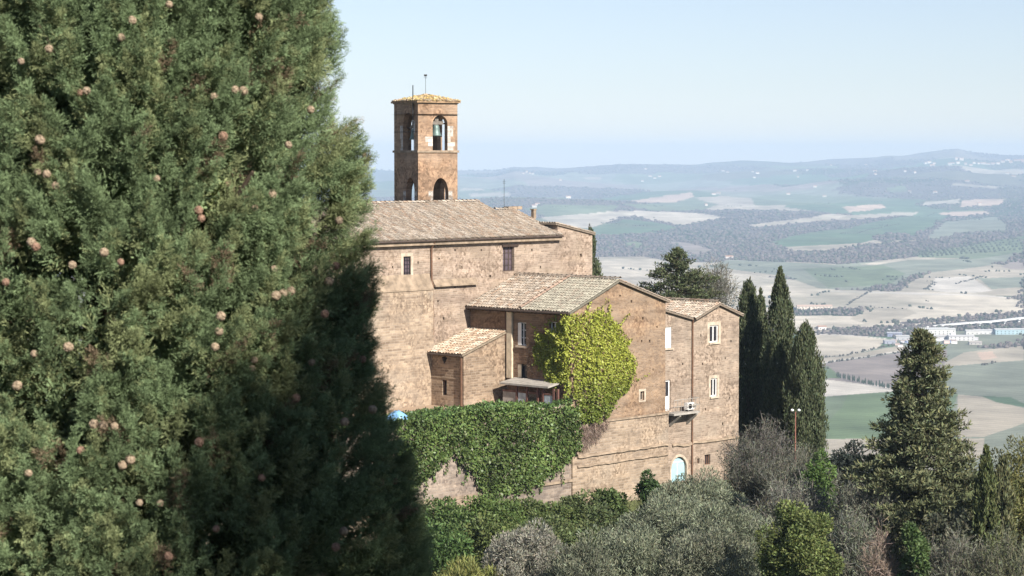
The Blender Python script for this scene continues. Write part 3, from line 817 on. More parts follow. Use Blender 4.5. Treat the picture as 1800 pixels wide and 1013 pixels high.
def rect(pl, u0, v0, u1, v1):
    um, vm = (u0 + u1) / 2, (v0 + v1) / 2
    s0, s1 = pl.s_at(u0), pl.s_at(u1)
    if s0 > s1: s0, s1 = s1, s0
    z1, z0 = pl.sz(um, v0)[1], pl.sz(um, v1)[1]
    return s0, z0, s1, z1
def rpoly(r): return [(r[0], r[1]), (r[2], r[1]), (r[2], r[3]), (r[0], r[3])]
def arch(r, pointed=False, n=7):
    s0, z0, s1, z1 = r
    w = (s1 - s0); c = (s0 + s1) / 2
    pts = [(s0, z0), (s1, z0)]
    if pointed:
        hgt = w * .95; zb = z1 - hgt
        for i in range(n + 1):
            f = i / n; pts.append((s1 - (w / 2) * (1 - math.cos(f * math.pi / 2)) * 1.0, zb + hgt * math.sin(f * math.pi / 2) ** .9)) if f < 1 else pts.append((c, z1))
        for i in range(n - 1, -1, -1):
            f = i / n; pts.append((s0 + (w / 2) * (1 - math.cos(f * math.pi / 2)), zb + hgt * math.sin(f * math.pi / 2) ** .9))
    else:
        zb = z1 - w / 2
        for i in range(2 * n + 1):
            t = math.pi * i / (2 * n); pts.append((c + w / 2 * math.cos(t), zb + w / 2 * math.sin(t)))
    return pts
def pbox(mb, pl, s0, z0, s1, z1, f, b, col=(1, 1, 1)):
    """box on a wall plane between offsets b and f"""
    mb.box(pl.pt(s0, z0, b), pl.d * (s1 - s0), pl.n * (f - b), UP * (z1 - z0), col)
def window(root, pl, r, matf=M_WHITE, matg=M_GLASS, depth=.18, cols=2, rows=2, fw=.07, sill=None, surround=None, sw=.18, name='window', label=None):
    s0, z0, s1, z1 = r
    m = MB()
    d0, d1 = -depth + .05, -depth - .03
    pbox(m, pl, s0 + .002, z0 + .002, s0 + fw, z1 - .002, d0, d1); pbox(m, pl, s1 - fw, z0 + .002, s1 - .002, z1 - .002, d0, d1)
    pbox(m, pl, s0 + fw, z0 + .002, s1 - fw, z0 + fw, d0, d1); pbox(m, pl, s0 + fw, z1 - fw, s1 - fw, z1 - .002, d0, d1)
    for i in range(1, cols):
        c = s0 + (s1 - s0) * i / cols; pbox(m, pl, c - fw * .55, z0 + fw, c + fw * .55, z1 - fw, d0 - .004, d1)
    for i in range(1, rows):
        c = z0 + (z1 - z0) * i / rows; pbox(m, pl, s0 + fw, c - fw * .3, s1 - fw, c + fw * .3, d0 - .01, d1 + .01)
    w = tag(m.build(name, matf, root), label)
    g = MB(); pbox(g, pl, s0 + .01, z0 + .01, s1 - .01, z1 - .01, -depth - .005, -depth - .02); g.build('pane', matg, w)
    if sill:
        k = MB(); pbox(k, pl, s0 - .12, z0 - .12, s1 + .12, z0 - .003, .12, -.1); k.build('sill', sill, w)
    if surround:
        k = MB(); f, b = .02, -.02
        pbox(k, pl, s0 - sw, z0 - sw * .6, s0 - .003, z1 + sw, f, b); pbox(k, pl, s1 + .003, z0 - sw * .6, s1 + sw, z1 + sw, f, b)
        pbox(k, pl, s0 - .003, z1 + .003, s1 + .003, z1 + sw, f, b); pbox(k, pl, s0 - .003, z0 - sw * .6, s1 + .003, z0 - .003, f, b)
        k.build('surround', surround, w)
    return w
TILE_TAN = [(0.353, 0.283, 0.217), (0.385, 0.316, 0.246), (0.320, 0.254, 0.197), (0.410, 0.344, 0.275), (0.336, 0.246, 0.180), (0.443, 0.381, 0.312), (0.271, 0.226, 0.180), (0.344, 0.295, 0.238)]
TILE_GREY = [(0.312, 0.283, 0.221), (0.336, 0.307, 0.242), (0.279, 0.254, 0.201), (0.361, 0.332, 0.262), (0.303, 0.258, 0.201)]
def tiles(mb, P, e, up, width, length, pal, seed=0, col_w=.24, course=.40, bright=1.0, keep=None):
    """clay barrel tiles on a slope: P lower left corner, e along the eave, up the slope direction"""
    rg = random.Random(seed)
    e, up = e.normalized(), up.normalized()
    n = e.cross(up)
    if n.z < 0: n = -n
    base = [P, P + e * width, P + e * width + up * length, P + up * length]
    if e.cross(up).z < 0: base = base[::-1]
    dk = [c * .55 * bright for c in pal[0]]
    if keep is None:
        mb.poly([b - n * .02 for b in base], None, dk)
        mb.poly([b - n * .14 for b in base[::-1]], None, dk)
        for i in range(4):
            a, b = base[i], base[(i + 1) % 4]
            mb.poly([a - n * .14, b - n * .14, b - n * .02, a - n * .02], None, dk)
    nc = int(width / col_w); nr_ = int(length / course) + 1
    tones = [rg.choice(pal) for _ in range(nc)]
    for i in range(nc):
        x = (i + .5) * width / nc + rg.uniform(-.015, .015)
        for j in range(nr_):
            y0 = j * course + rg.uniform(-.04, .04) - .03
            y1 = min(y0 + course * 1.12, length)
            if y1 - y0 < .08: continue
            if keep is not None and not keep(x, (y0 + y1) / 2): continue
            c = rg.choice(pal) if rg.random() < .75 else tones[i]
            k = bright * rg.uniform(.86, 1.10)
            c = (c[0] * k, c[1] * k, c[2] * k)
            r0, r1 = .105, .085
            l0, l1 = .03 + rg.uniform(0, .015), .012
            sk = rg.uniform(-.015, .015)
            rings = []
            for y, r, l, dx in ((y0, r0, l0, 0), (y1, r1, l1, sk)):
                rings.append([P + e * (x + dx - math.cos(t) * r) + up * y + n * (l + math.sin(t) * r * .85 - .01) for t in (0.05, .8, 1.57, 2.34, 3.09)])
            if e.cross(up).z < 0: rings = [q[::-1] for q in rings]
            mb.quads(rings, False, c, False)
            q = rings[0][::-1]
            mb.poly(q[::-1] if e.cross(up).z < 0 else q[::-1], None, (c[0] * .8, c[1] * .8, c[2] * .8))
def ridge(mb, P, Q, pal, seed=1):
    rg = random.Random(seed)
    d = (Q - P); n = max(1, int(d.length / .42)); d /= n
    side = d.normalized().cross(UP)
    for i in range(n):
        c = rg.choice(pal); k = rg.uniform(.75, 1.15); c = tuple(x * k for x in c)
        a, b = P + d * i - d * .05, P + d * (i + 1)
        mb.quads([[o + side * (math.cos(t) * r) + UP * (math.sin(t) * r * .8 + l) for t in (0, .8, 1.57, 2.34, 3.14)] for o, r, l in ((a, .14, .05 + rg.uniform(0, .02)), (b, .12, .02))], False, c, False)
def pipe(root, pts, r=.06, m=M_RUST, name='downpipe'):
    k = MB(); k.tube(pts, r, 7); return k.build(name, m, root)
def lo(v, s): return v
ZBASE = -24.5
ZTER = -16.6

def putlogs(pl, seed, px):
    rg = random.Random(seed); out = []
    for u, v in px:
        s_, z = pl.sz(u, v); w, h = rg.uniform(.05, .09), rg.uniform(.06, .1)
        out.append(rpoly((s_ - w, z - h, s_ + w, z + h)))
    return out
# =============================================================== church nave
zE = W.sz(750, 419)[1]
sL = W.s_at(655) - 10.0
sR = W.s_at(980)
church = thing('church', 'big stone church with long tiled roof, two grated windows, behind the other buildings', 'church', W.pt(sL + 12, ZTER))
sB = W.s_at(1041)
win1 = rect(W, 709, 451, 722, 494)
win2 = rect(W, 884, 434, 904, 477)
hole = rect(W, 1019, 446, 1023, 452)
m = MB()
ztop = zE - .05
wall(m, W, [(sL, ZTER - 2), (sR, ZTER - 2), (sR, ztop), (sL, ztop)], [rpoly(win1), rpoly(win2)] + putlogs(W, 3, [(690, 470), (735, 462), (772, 455), (812, 470), (846, 440), (862, 486), (800, 505), (770, 530), (935, 440), (950, 470), (800, 440), (690, 560), (725, 580), (780, 560)]))
m.build('wall', M_WALL, church)
# right end block with a sloping top
zb1, zb0 = W.sz(1041, 413)[1], W.sz(983, 397)[1]
m = MB()
wall(m, W, [(sR, ZTER - 2), (sB, ZTER - 2), (sB, zb1), (sR, zb0)], [rpoly(hole)])
wb = m.build('wall', M_WALL, church)
m = MB()
P2w = Plane(W.pt(sB, 0), Lv, R)
wall(m, P2w, [(.45, ZTER - 2), (9, ZTER - 2), (9, zb1), (.45, zb1)], (), 0, -.4)
P3w = Plane(W.pt(sR, 0), Lv, -R)
wall(m, P3w, [(.45, zE - 1), (9, zE - 1), (9, zb0), (.45, zb0)], (), 0, -.3)
m.build('wall', M_WALL, church)
m = MB()
slope = (zb1 - zb0) / (sB - sR)
dB = (R + UP * slope).normalized()
lenB = (sB - sR + .35) / R.dot(dB) if R.dot(dB) else 1
P0 = W.pt(sB + .25, zb1 + slope * .25 + .16, .12)
tiles(m, P0, Lv, -dB, 9.3, lenB + .2, TILE_TAN, 21)
m.build('roof', M_TILE, church)
pitch = math.tan(rad(20.5))
upN = (Lv + UP * pitch).normalized()
ov = .4
eL, eR = sL, sR + .12
s840 = W.sz(846, 400)[0]
def ridge_t(u, v, s):
    # distance behind the wall at which the slope is seen at height v above wall position s
    best = None
    for k in range(20, 900):
        t = k / 100.
        p = W.pt(s, zE + pitch * t, -t)
        a, b = project(np.array([p]))
        if b[0] <= v: return t
    return 6.2
t_main = ridge_t(800, 360, W.s_at(800))
roof = MB()
P0 = W.pt(eL, zE - pitch * ov + .08, ov)
sSplit = sL
# split position: where the ridge end shows at u=842
for k in range(0, 3000):
    s_ = sL + k * .01
    p = W.pt(s_, zE + pitch * t_main, -t_main)
    if project(np.array([p]))[0][0] >= 842: sSplit = s_; break
kL = 1 / upN.dot(Lv)
tiles(roof, P0, R, upN, sSplit - eL, (t_main + ov) * kL, TILE_TAN, 1)
t_low = t_main - 1.55
tiles(roof, W.pt(sSplit, zE - pitch * ov + .08, ov), R, upN, eR - sSplit, (t_low + ov) * kL, TILE_TAN, 2)
rf = roof.build('roof', M_TILE, church)
m = MB(); ridge(m, W.pt(eL, zE + pitch * t_main + .12, -t_main), W.pt(sSplit, zE + pitch * t_main + .12, -t_main), TILE_TAN, 3)
ridge(m, W.pt(sSplit, zE + pitch * t_low + .12, -t_low), W.pt(eR, zE + pitch * t_low + .12, -t_low), TILE_TAN, 4)
m.build('ridge_tiles', M_TILE, rf)
# rear slope and the step closed behind the ridges
m = MB()
dn = (Lv - UP * pitch).normalized()
tiles(m, W.pt(sSplit, zE + pitch * t_main, -t_main) + dn * 7, -R, -dn, sSplit - eL, 7, TILE_TAN, 5, col_w=.5, course=.8)
tiles(m, W.pt(eR, zE + pitch * t_low, -t_low) + dn * 7, -R, -dn, eR - sSplit, 7, TILE_TAN, 6, col_w=.5, course=.8)
m.build('roof', M_TILE, church)
m = MB()
q = Plane(W.pt(sSplit, 0), Lv, R)
wall(m, q, [(t_low - .5, zE + pitch * t_low - .8), (t_main + 2, zE + pitch * t_low - .8), (t_main + .9, zE + pitch * t_main - .45), (t_main, zE + pitch * t_main - .1)], (), -.02, -.3)
m.build('wall', M_WALL, church)
q = Plane(W.pt(sL, 0), Lv, -R)
m = MB()
wall(m, q, [(.45, ZTER - 2), (2 * t_main - .2, ZTER - 2), (2 * t_main - .2, zE - .1), (t_main, zE + pitch * t_main - .15), (.45, zE + pitch * .45 - .15)], (), 0, -.4)
m.build('wall', M_WALL, church)
# gutter and eaves board
m = MB(); m.tube([W.pt(eL, zE - pitch * ov - .02, ov + .06), W.pt(eR, zE - pitch * ov - .02, ov + .05)], .06, 8); m.build('gutter', M_DARK, church)
m = MB(); wall(m, W, [(sL, zE - .45), (eR, zE - .45), (eR, zE - .12), (sL, zE - .12)], (), ov - .06, .003); m.build('eaves_board', M_CORN, church)
pipe(church, [W.pt(W.s_at(757), zE - .2, ov), W.pt(W.s_at(757), zE - .7, .1), W.pt(W.s_at(757), W.sz(757, 497)[1], .1), W.pt(W.s_at(759), W.sz(757, 501)[1], .1), W.pt(W.s_at(759.5), W.sz(758, 590)[1], .1)], .065)
# grated windows
window(church, W, win1, M_IRON, M_GLASSV, .12, 3, 6, .035, surround=M_STONEPALE, sw=.22)
w_ = window(church, W, win2, M_DARK, M_GLASSV, .22, 3, 4, .05)
m = MB(); pbox(m, W, win2[0] - .12, win2[3] + .003, win2[2] + .35, win2[3] + .16, .10, -.05); m.build('lintel', M_WOOD, w_)
# ledges where the lower wall is thicker
m = MB()
z1, z2 = W.sz(700, 509)[1], W.sz(700, 489)[1]
sl = W.s_at(757)
for a0, a1, za, zb, th in ((sL, sl - .15, z1, z1 + .95, .42), (sl + .2, W.s_at(836), W.sz(800, 499)[1], W.sz(800, 499)[1] + .35, .22)):
    prof = [(0.003, zb), (th, za), (th + .06, za - .02), (th + .06, za - .12), (0.003, za - .12)]
    m.quads([[W.pt(a0, z, o) for o, z in prof], [W.pt(a1, z, o) for o, z in prof]])
m.build('ledge', M_CORN, church)
m = MB(); wall(m, W, [(sL, ZTER - 2), (sl - .15, ZTER - 2), (sl - .15, z1 - .1), (sL, z1 - .1)], (), .42, .003); m.build('buttress', M_BASE, church)
# chimney stub, capping tiles and aerial
m = MB()
p = W.pt(W.s_at(938), 0, 0)
tch = t_low - .7
sc = None
for k in range(4000):
    s_ = sSplit - 2 + k * .005
    if project(np.array([W.pt(s_, zE + pitch * tch, -tch)]))[0][0] >= 938: sc = s_; break
pc = W.pt(sc, zE + pitch * tch, -tch)
m.box(pc - R * .13 - Lv * .13 - UP * .3, R * .26, Lv * .26, UP * .62); m.box(pc - R * .17 - Lv * .17 + UP * .32, R * .34, Lv * .34, UP * .08)
m.build('chimney', M_CORN, church)
m = MB()
pa = W.pt(sSplit + 1.2, zE + pitch * t_low + .1, -t_low - .2)
m.tube([pa, pa + UP * 2.2], .014, 5)
for k in range(2): m.tube([pa + UP * (1.9 + k * .14) - R * .14, pa + UP * (1.9 + k * .14) + R * .14], .009, 4)
m.build('aerial', M_IRON, church)
m = MB()
for u in (898, 905, 912):
    for k in range(4000):
        s_ = sSplit + k * .005
        if project(np.array([W.pt(s_, zE + pitch * t_low + .2, -t_low)]))[0][0] >= u: break
    m.box(W.pt(s_, zE + pitch * t_low + .1, -t_low + .1) - R * .3, R * .55, Lv * .5, UP * .22)
m.build('ridge_cap', M_CORN, church)

# =============================================================== bell tower
TA = rad(58)
TR, TL = Vector((math.sin(TA), math.cos(TA), 0)), Vector((-math.cos(TA), math.sin(TA), 0))
T0 = at(735, 300, 164.5)
TP = [Plane(T0, TR, -TL), Plane(T0, TL, -TR)]
tw = TP[0].s_at(804.5)
tl = TP[1].s_at(693.5)
TP.append(Plane(T0 + TL * tl, TR, TL)); TP.append(Plane(T0 + TR * tw, TL, TR))
zt = TP[0].sz(770, 180)[1]
zsc = TP[0].sz(770, 267)[1]
ztb = zE - 1.0
tower = thing('bell_tower', 'square brick bell tower with arched openings and yellow lichened roof', 'tower', T0 + TR * tw / 2 + TL * tl / 2 + UP * ztb)
up0 = rect(TP[0], 761, 203, 787, 265); lw0 = rect(TP[0], 761.5, 313, 788.5, 361)
up1 = rect(TP[1], 709, 199, 728, 266); lw1 = rect(TP[1], 714, 312, 729, 361)
lw0 = (lw0[0], lw0[1] - 1.2, lw0[2], lw0[3]); lw1 = (lw1[0], lw1[1] - 1.2, lw1[2], lw1[3])
def shift(r, s): return (r[0] + s, r[1], r[2] + s, r[3])
for i, pl in enumerate(TP):
    ww = tw if i in (0, 2) else tl
    a, b = (up0, lw0) if i in (0, 2) else (up1, lw1)
    m = MB()
    th = .42
    if i in (0, 2): outer = [(0, ztb), (ww, ztb), (ww, zt), (0, zt)]
    else: outer = [(th, ztb), (ww - th, ztb), (ww - th, zt), (th, zt)]
    wall(m, pl, outer, [arch(a), arch(b, True)], 0, -th)
    m.build('wall', M_TOWER, tower)
    # pale travertine jambs beside the upper opening and the foot of the lower one
    m = MB()
    rg = random.Random(30 + i)
    z = a[1] - .02
    k = 0
    while z < a[3] - .75:
        h = rg.uniform(.26, .4)
        for sd in (0, 1):
            if (i == 0 and sd == 0 and z > a[1] + .9): continue
            e = rg.uniform(.22, .62 if i == 0 else .40)
            if rg.random() < .12: continue
            s0, s1 = (a[0] - e, a[0] - .002) if sd == 0 else (a[2] + .002, a[2] + e)
            lim = .43 if i in (1, 3) else .02
            s0, s1 = max(lim, s0), min(ww - lim, s1)
            if s1 - s0 > .08: pbox(m, pl, s0, z, s1, z + h - .015, .012, -.05)
        z += h; k += 1
    for sd in (0, 1):
        for zz in (0, .42, .84):
            e = rg.uniform(.2, .42)
            s0, s1 = (b[0] - e, b[0] - .002) if sd == 0 else (b[2] + .002, b[2] + e)
            pbox(m, pl, s0, b[1] + 1.0 + zz, s1, b[1] + 1.38 + zz, .012, -.05)
    m.build('quoins', M_QUOIN, tower)
m = MB()
def ringbox(mb, o0, z0, z1):
    c = [T0 - TR * o0 - TL * o0, T0 + TR * (tw + o0) - TL * o0, T0 + TR * (tw + o0) + TL * (tl + o0), T0 - TR * o0 + TL * (tl + o0)]
    return [[Vector((p.x, p.y, z0)) for p in c], [Vector((p.x, p.y, z1)) for p in c]]
def band(mb, o, z0, z1):
    i = .001
    for k, (s0, s1) in enumerate(((-o, tw + o), (0, tl), (-o, tw + o), (0, tl))):
        pbox(mb, TP[k], s0, z0, s1, z1, o, .002)
band(m, .09, zsc - .06, zsc + .10)
m.build('string_course', M_CORN, tower)
m = MB(); band(m, .06, zt - .10, zt + .02); m.build('cornice', M_CORN, tower)
# low hipped roof with lichened tiles
zr = TP[0].sz(770, 178)[1]
ovr = .17
ctr = T0 + TR * tw / 2 + TL * tl / 2
roof = MB()
LICH = [(.46, .33, .15), (.50, .38, .20), (.40, .28, .15), (.46, .34, .23), (.52, .43, .27), (.34, .25, .18)]
hR = .50
for pl, wd, dp in ((TP[0], tw, tl), (TP[1], tl, tw), (TP[2], tw, tl), (TP[3], tl, tw)):
    run = dp / 2 + ovr
    upd = (-pl.n * run + UP * hR).normalized()
    ln = math.hypot(run, hR); W_ = wd + 2 * ovr
    P0 = pl.pt(-ovr, zr, ovr)
    q = [P0, P0 + pl.d * W_, P0 + pl.d * W_ / 2 + upd * ln]
    if pl.d.cross(upd).z < 0: q = q[::-1]
    roof.poly(q, None, (.3, .2, .1)); 
    q2 = [p - UP * .12 for p in (P0, P0 + pl.d * W_)]
    roof.poly([P0, P0 + pl.d * W_, q2[1], q2[0]], None, (.3, .2, .12))
    tiles(roof, P0, pl.d, upd, W_, ln, LICH, int(pl.n.x * 100) + 7, keep=lambda x, y, W_=W_, ln=ln: abs(x - W_ / 2) < (W_ / 2) * (1 - y / ln) + .1)
roof.poly([T0 - TR * ovr - TL * ovr + UP * (zr - .12), T0 - TR * ovr + TL * (tl + ovr) + UP * (zr - .12), T0 + TR * (tw + ovr) + TL * (tl + ovr) + UP * (zr - .12), T0 + TR * (tw + ovr) - TL * ovr + UP * (zr - .12)], None, (.2, .15, .1))
rgm = random.Random(4)
for k in range(160):       # lichen and moss lumps
    a, b = rgm.uniform(-1, 1), rgm.uniform(-1, 1)
    h_ = hR * (1 - max(abs(a), abs(b)))
    p = Vector((ctr.x, ctr.y, 0)) + TR * (a * (tw / 2 + ovr)) + TL * (b * (tl / 2 + ovr)) + UP * (zr + h_ + .04)
    r = rgm.uniform(.05, .14); c = rgm.choice([(.48, .34, .10), (.50, .39, .17), (.34, .27, .13), (.55, .45, .24)])
    roof.quads([[p + Vector((math.cos(t) * r * q, math.sin(t) * r * q, r * z)) for t in (0, 1.05, 2.1, 3.14, 4.2, 5.2)] for q, z in ((1, 0), (.8, .5), (.3, .85))], True, c)
rf = roof.build('roof', M_MOSS, tower)
m = MB()
pv_ = Vector((ctr.x, ctr.y, zr + hR - .1))
topv = at(745, 131, ctr.y).z
m.tube([pv_, Vector((pv_.x, pv_.y, topv))], .014, 5)
pz = Vector((pv_.x, pv_.y, topv))
m.tube([pz + UP * -.25 - TR * .13, pz + UP * -.25 + TR * .13], .014, 5)
m.box(pz + TR * -.12 + UP * -.14, TR * .24, TL * .02, UP * .14)
m.build('weather_vane', M_IRON, rf)
m = MB()
r0 = TP[1].px(727.5, 215, .08); r1 = TP[1].px(727.5, 150, .08)
m.tube([TP[1].px(724, 232, .08), r0, r1], .038, 5)
m.build('lightning_rod', M_IRON, tower)
for v in (232,):
    m = MB()
    z = TP[0].sz(770, v)[1]
    m.tube([TP[1].pt(tl - .05, z, .03), TP[1].pt(.05, z, .03)], .018, 4)
    m.build('tie_rod', M_IRON, tower)
# floor slabs and inner masonry pier seen through the arch
m = MB()
inn = T0 + TR * .56 + TL * .56
for z in (zsc - .25, ztb + .4):
    m.box(inn + UP * z, TR * (tw - 1.12), TL * (tl - 1.12), UP * .22)
m.build('floor', M_WOOD, tower)
def bell(P, h, rd, label, yaw):
    t = thing('bell', label, 'bell', P, 'bells in the bell tower')
    prof = [(.02, 0), (.35, -.02), (.52, -.12), (.58, -.35), (.66, -.62), (.80, -.85), (1.0, -1.0), (.93, -1.0), (.6, -.62), (.5, -.3), (.02, -.15)]
    m = MB()
    m.quads([[P + Vector((math.cos(a) * r * rd, math.sin(a) * r * rd, z * h)) for a in [k * math.pi / 7 for k in range(14)]] for r, z in prof])
    m.build('bell_body', M_BRONZE, t, smooth=True)
    m = MB(); d = Vector((math.cos(yaw), math.sin(yaw), 0)); s = Vector((-d.y, d.x, 0))
    m.box(P - d * (rd * 1.25) - s * .09 + UP * .0, d * rd * 2.5, s * .18, UP * .24); m.box(P - d * .15 - s * .10 + UP * .24, d * .3, s * .2, UP * .3)
    m.build('yoke', M_GREYBARK, t)
    m = MB(); m.tube([P - UP * .15 * h, P - UP * .9 * h, P - UP * 1.08 * h], [.02, .025, .06], 6); m.build('clapper', M_IRON, t)
p0 = TP[0].px(771.5, 219, -.42); bell(p0, .82, .44, 'green bronze bell hanging in the right upper arch of the tower', math.atan2(TR.y, TR.x))
p1 = TP[1].px(719.5, 226, -.40); bell(p1, .80, .38, 'bronze bell hanging in the left upper arch of the tower', math.atan2(TL.y, TL.x))
for pl, r in ((TP[0], up0), (TP[1], up1)):
    m = MB(); z = (p0 if pl is TP[0] else p1).z + .02
    pbox(m, pl, r[0] - .1, z - .001, r[2] + .1, z + .1, -.34, -.50); m.build('bell_beam', M_WOOD, tower)

# =============================================================== gabled wing
sG = G.s_at(1170)
zEa = G.sz(1005, 545)[1] - .02
sPk, zPk = G.sz(1085, 493)
zRt = G.sz(1170, 528.5)[1]
gable = thing('gabled_house', 'tall brick house with wide gable, half covered in yellow green creeper', 'house', G.pt(sG / 2, ZBASE))
smallw = rect(G, 1126, 688, 1133, 704)
zl1, zl2 = G.sz(1100, 791)[1], G.sz(1100, 808)[1]
zmid = G.sz(1120, 731)[1]
m = MB()
wall(m, G, [(0, zmid), (sG, zmid), (sG, zRt - .12), (sPk, zPk - .14), (0, zEa - .1)], [rpoly(smallw)] + putlogs(G, 5, [(1130, 560), (1142, 600), (1120, 640), (1148, 650), (1110, 530), (1090, 520), (1155, 575), (1128, 600)]))
m.build('wall', M_GABLE, gable)
# lower storey, slightly battered and paler
m = MB(); wall(m, G, [(.0, ZBASE), (sG + .25, ZBASE), (sG + .25, zmid - .12), (.0, zmid - .12)], (), .10, -.45); m.build('wall', M_BASE, gable)
m = MB()
pbox(m, G, G.s_at(1062), zmid - .12, sG + .18, zmid + .0, .2, .004)
m.build('string_course', M_CORN, gable)
m = MB()
for z, th in ((zl1, .14), (zl2, .12)):
    n = 24
    rg = random.Random(int(z * 10))
    prev = None
    rings = []
    for i in range(n + 1):
        s_ = G.s_at(1013) + (sG + .2 - G.s_at(1013)) * i / n
        dz = rg.uniform(-.035, .035)
        rings.append([G.pt(s_, z + dz - th / 2, .104), G.pt(s_, z + dz - th / 2, .104 + th), G.pt(s_, z + dz + th * .3, .104 + th * .8), G.pt(s_, z + dz + th / 2, .104)])
    m.quads(rings)
m.build('ledge', M_CORN, gable)
PG2 = Plane(G.pt(sG, 0), Lv, R)
m = MB(); wall(m, PG2, [(.45, ZBASE), (LW + 3, ZBASE), (LW + 3, zRt - .12), (.45, zRt - .12)], (), 0, -.4); m.build('wall', M_GABLE, gable)
# left facade
wa = rect(A, 910, 567, 925, 608); wb_ = rect(A, 966, 566, 980, 606); wc = rect(A, 910, 640, 927, 667)
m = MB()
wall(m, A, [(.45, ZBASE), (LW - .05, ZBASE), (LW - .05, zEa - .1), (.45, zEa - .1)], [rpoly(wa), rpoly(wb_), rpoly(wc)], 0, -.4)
m.build('wall', M_FACADE_SHADED, gable)
for r in (wa, wb_):
    window(gable, A, r, M_WHITE, M_GLASS, .22, 2, 3, .07, sill=M_STONEPALE)
    # inner shutter folded against the sunny reveal
window(gable, A, wc, M_WOOD, M_GLASS, .22, 1, 1, .06, sill=M_STONEPALE)
for r in (wa, wc):
    m = MB(); e = r[2]
    pbox(m, A, e - .30, r[1] + .04, e - .01, r[3] - .04, -.02, -.10); m.build('shutter', M_WHITE if r is wa else M_CREAM, gable)
m = MB(); s_ = A.s_at(893); s2 = A.s_at(902)
pbox(m, A, min(s_, s2), A.sz(897, 664)[1], max(s_, s2), zEa - .35, .16, .003); m.build('pilaster', M_CREAM, gable)
pipe(gable, [A.pt(A.s_at(890), zEa - .35, .1), A.pt(A.s_at(890.5), A.sz(890, 600)[1], .1)], .07)
# roof of the gabled wing
ova = .45
pG = (zPk - zEa) / sPk
upL = (R + UP * pG).normalized()
roof = MB()
lenL = (sPk + ova) / R.dot(upL)
tsplit = A.s_at(922)
P0 = G.pt(-ova, zEa - pG * ova + .05, .22)
# the near part is greyer and mossed, the far part tan
t_all = LW - .05 + .22
near_len = tsplit + .22
tiles(roof, P0 + Lv * near_len, -Lv, upL, near_len, lenL, TILE_GREY, 8)
rf1 = roof.build('roof', M_TILE, gable)
roof = MB()
tiles(roof, P0 + Lv * t_all, -Lv, upL, t_all - near_len, lenL, TILE_TAN, 9, bright=.95)
ridge(roof, P0 + Lv * near_len + UP * .1, P0 + Lv * near_len + upL * lenL + UP * .1, [(.40, .28, .21), (.35, .25, .19)], 12)
roof.build('roof', M_TILE, gable)
pR = (zPk - zRt) / (sG - sPk)
upR = (-R + UP * pR).normalized()
lenR = (sG - sPk + .25) / (-R).dot(upR)
roof = MB()
tiles(roof, G.pt(sG + .25, zRt - pR * .25 + .05, .22), Lv, upR, LW + 3, lenR, TILE_TAN, 10)
roof.build('roof', M_TILE, gable)
m = MB(); ridge(m, G.pt(sPk, zPk + .1, .25), G.pt(sPk, zPk + .1, -LW), TILE_TAN, 11); m.build('ridge_tiles', M_TILE, rf1)
m = MB()
m.tube([G.pt(-ova - .07, zEa - pG * ova - .03, .2), G.pt(-ova - .07, zEa - pG * ova - .03, -LW + .3)], .085, 7); m.build('gutter', M_DARK, gable)
m = MB()
for k in range(26):
    t = .5 + k * (LW - .8) / 25.
    m.box(G.pt(-ova + .03, zEa - pG * ova - .17, -t), R * (ova - .04), Lv * .1, UP * .13)
m.build('rafters', M_WOOD, gable)
window(gable, G, smallw, M_STONEPALE, M_GLASS, .2, 1, 1, .04, surround=M_STONEPALE, sw=.16)
# back gable closes the volume over the church side
# =============================================================== lean-to house
sH1 = H1.s_at(890)
zHe = H2.sz(815, 622)[1]
lH = H2.s_at(750)
zHt = H1.sz(890, 582)[1]
pH = (zHt - zHe) / sH1
lean = thing('lean_to_house', 'small stone lean-to house with shed roof in the corner of the church', 'house', Cc + R * 2 + Lv * 1.5 + UP * (ZTER - Cc.z))
lean.location.z = ZTER
m = MB()
sE_ = (K - Cc).dot(R)
wall(m, H1, [(0, ZTER - 1), (sE_ - .05, ZTER - 1), (sE_ - .05, zHe + pH * (sE_ - .05) - .1), (0, zHe - .1)])
m.build('wall', M_SMALL, lean)
o1 = rect(H2, 777, 668, 785, 695)
z0 = H2.sz(782, 634)[1]; sc_ = H2.s_at(781)
dia = [(sc_ - .28, z0 + .2), (sc_, z0 - .24), (sc_ + .28, z0 + .2), (sc_, z0 + .3)]
m = MB()
wall(m, H2, [(.4, ZTER - 1), (lH - .05, ZTER - 1), (lH - .05, zHe - .1), (.4, zHe - .1)], [rpoly(o1), dia], 0, -.4)
m.build('wall', M_SMALL, lean)
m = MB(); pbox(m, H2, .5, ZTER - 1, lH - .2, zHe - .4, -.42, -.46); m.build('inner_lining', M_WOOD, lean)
window(lean, H2, o1, M_RUST, M_GLASS, .22, 1, 1, .06)
upH = (R + UP * pH).normalized()
roof = MB()
P0 = H2.pt(lH - .03, zHe - pH * .3 + .05, .3)
tiles(roof, P0, -Lv, upH, lH + .12, (sE_ + .3 - .05) / R.dot(upH), [(0.451, 0.361, 0.262), (0.492, 0.410, 0.312), (0.410, 0.295, 0.205), (0.344, 0.254, 0.180), (0.525, 0.451, 0.353)], 14)
roof.build('roof', M_TILE, lean)
m = MB(); m.tube([H2.pt(-.1, zHe - pH * .3 - .05, .36), H2.pt(lH - .1, zHe - pH * .3 - .05, .36)], .07, 7); m.build('gutter', M_DARK, lean)
pipe(lean, [H2.pt(.12, zHe - .1, .2), H2.pt(.12, zHe - .5, .09), H2.pt(.12, ZTER, .09)], .07)
pipe(lean, [H2.pt(lH - .3, zHe - .1, .25), H2.pt(lH - .3, zHe - .4, .1), H2.pt(lH - .3, ZTER, .1)], .09)
m = MB(); z = H2.sz(780, 664)[1]; pbox(m, H2, .4, z - .03, lH - .5, z + .05, .04, .003); m.build('string_course', M_CORN, lean)

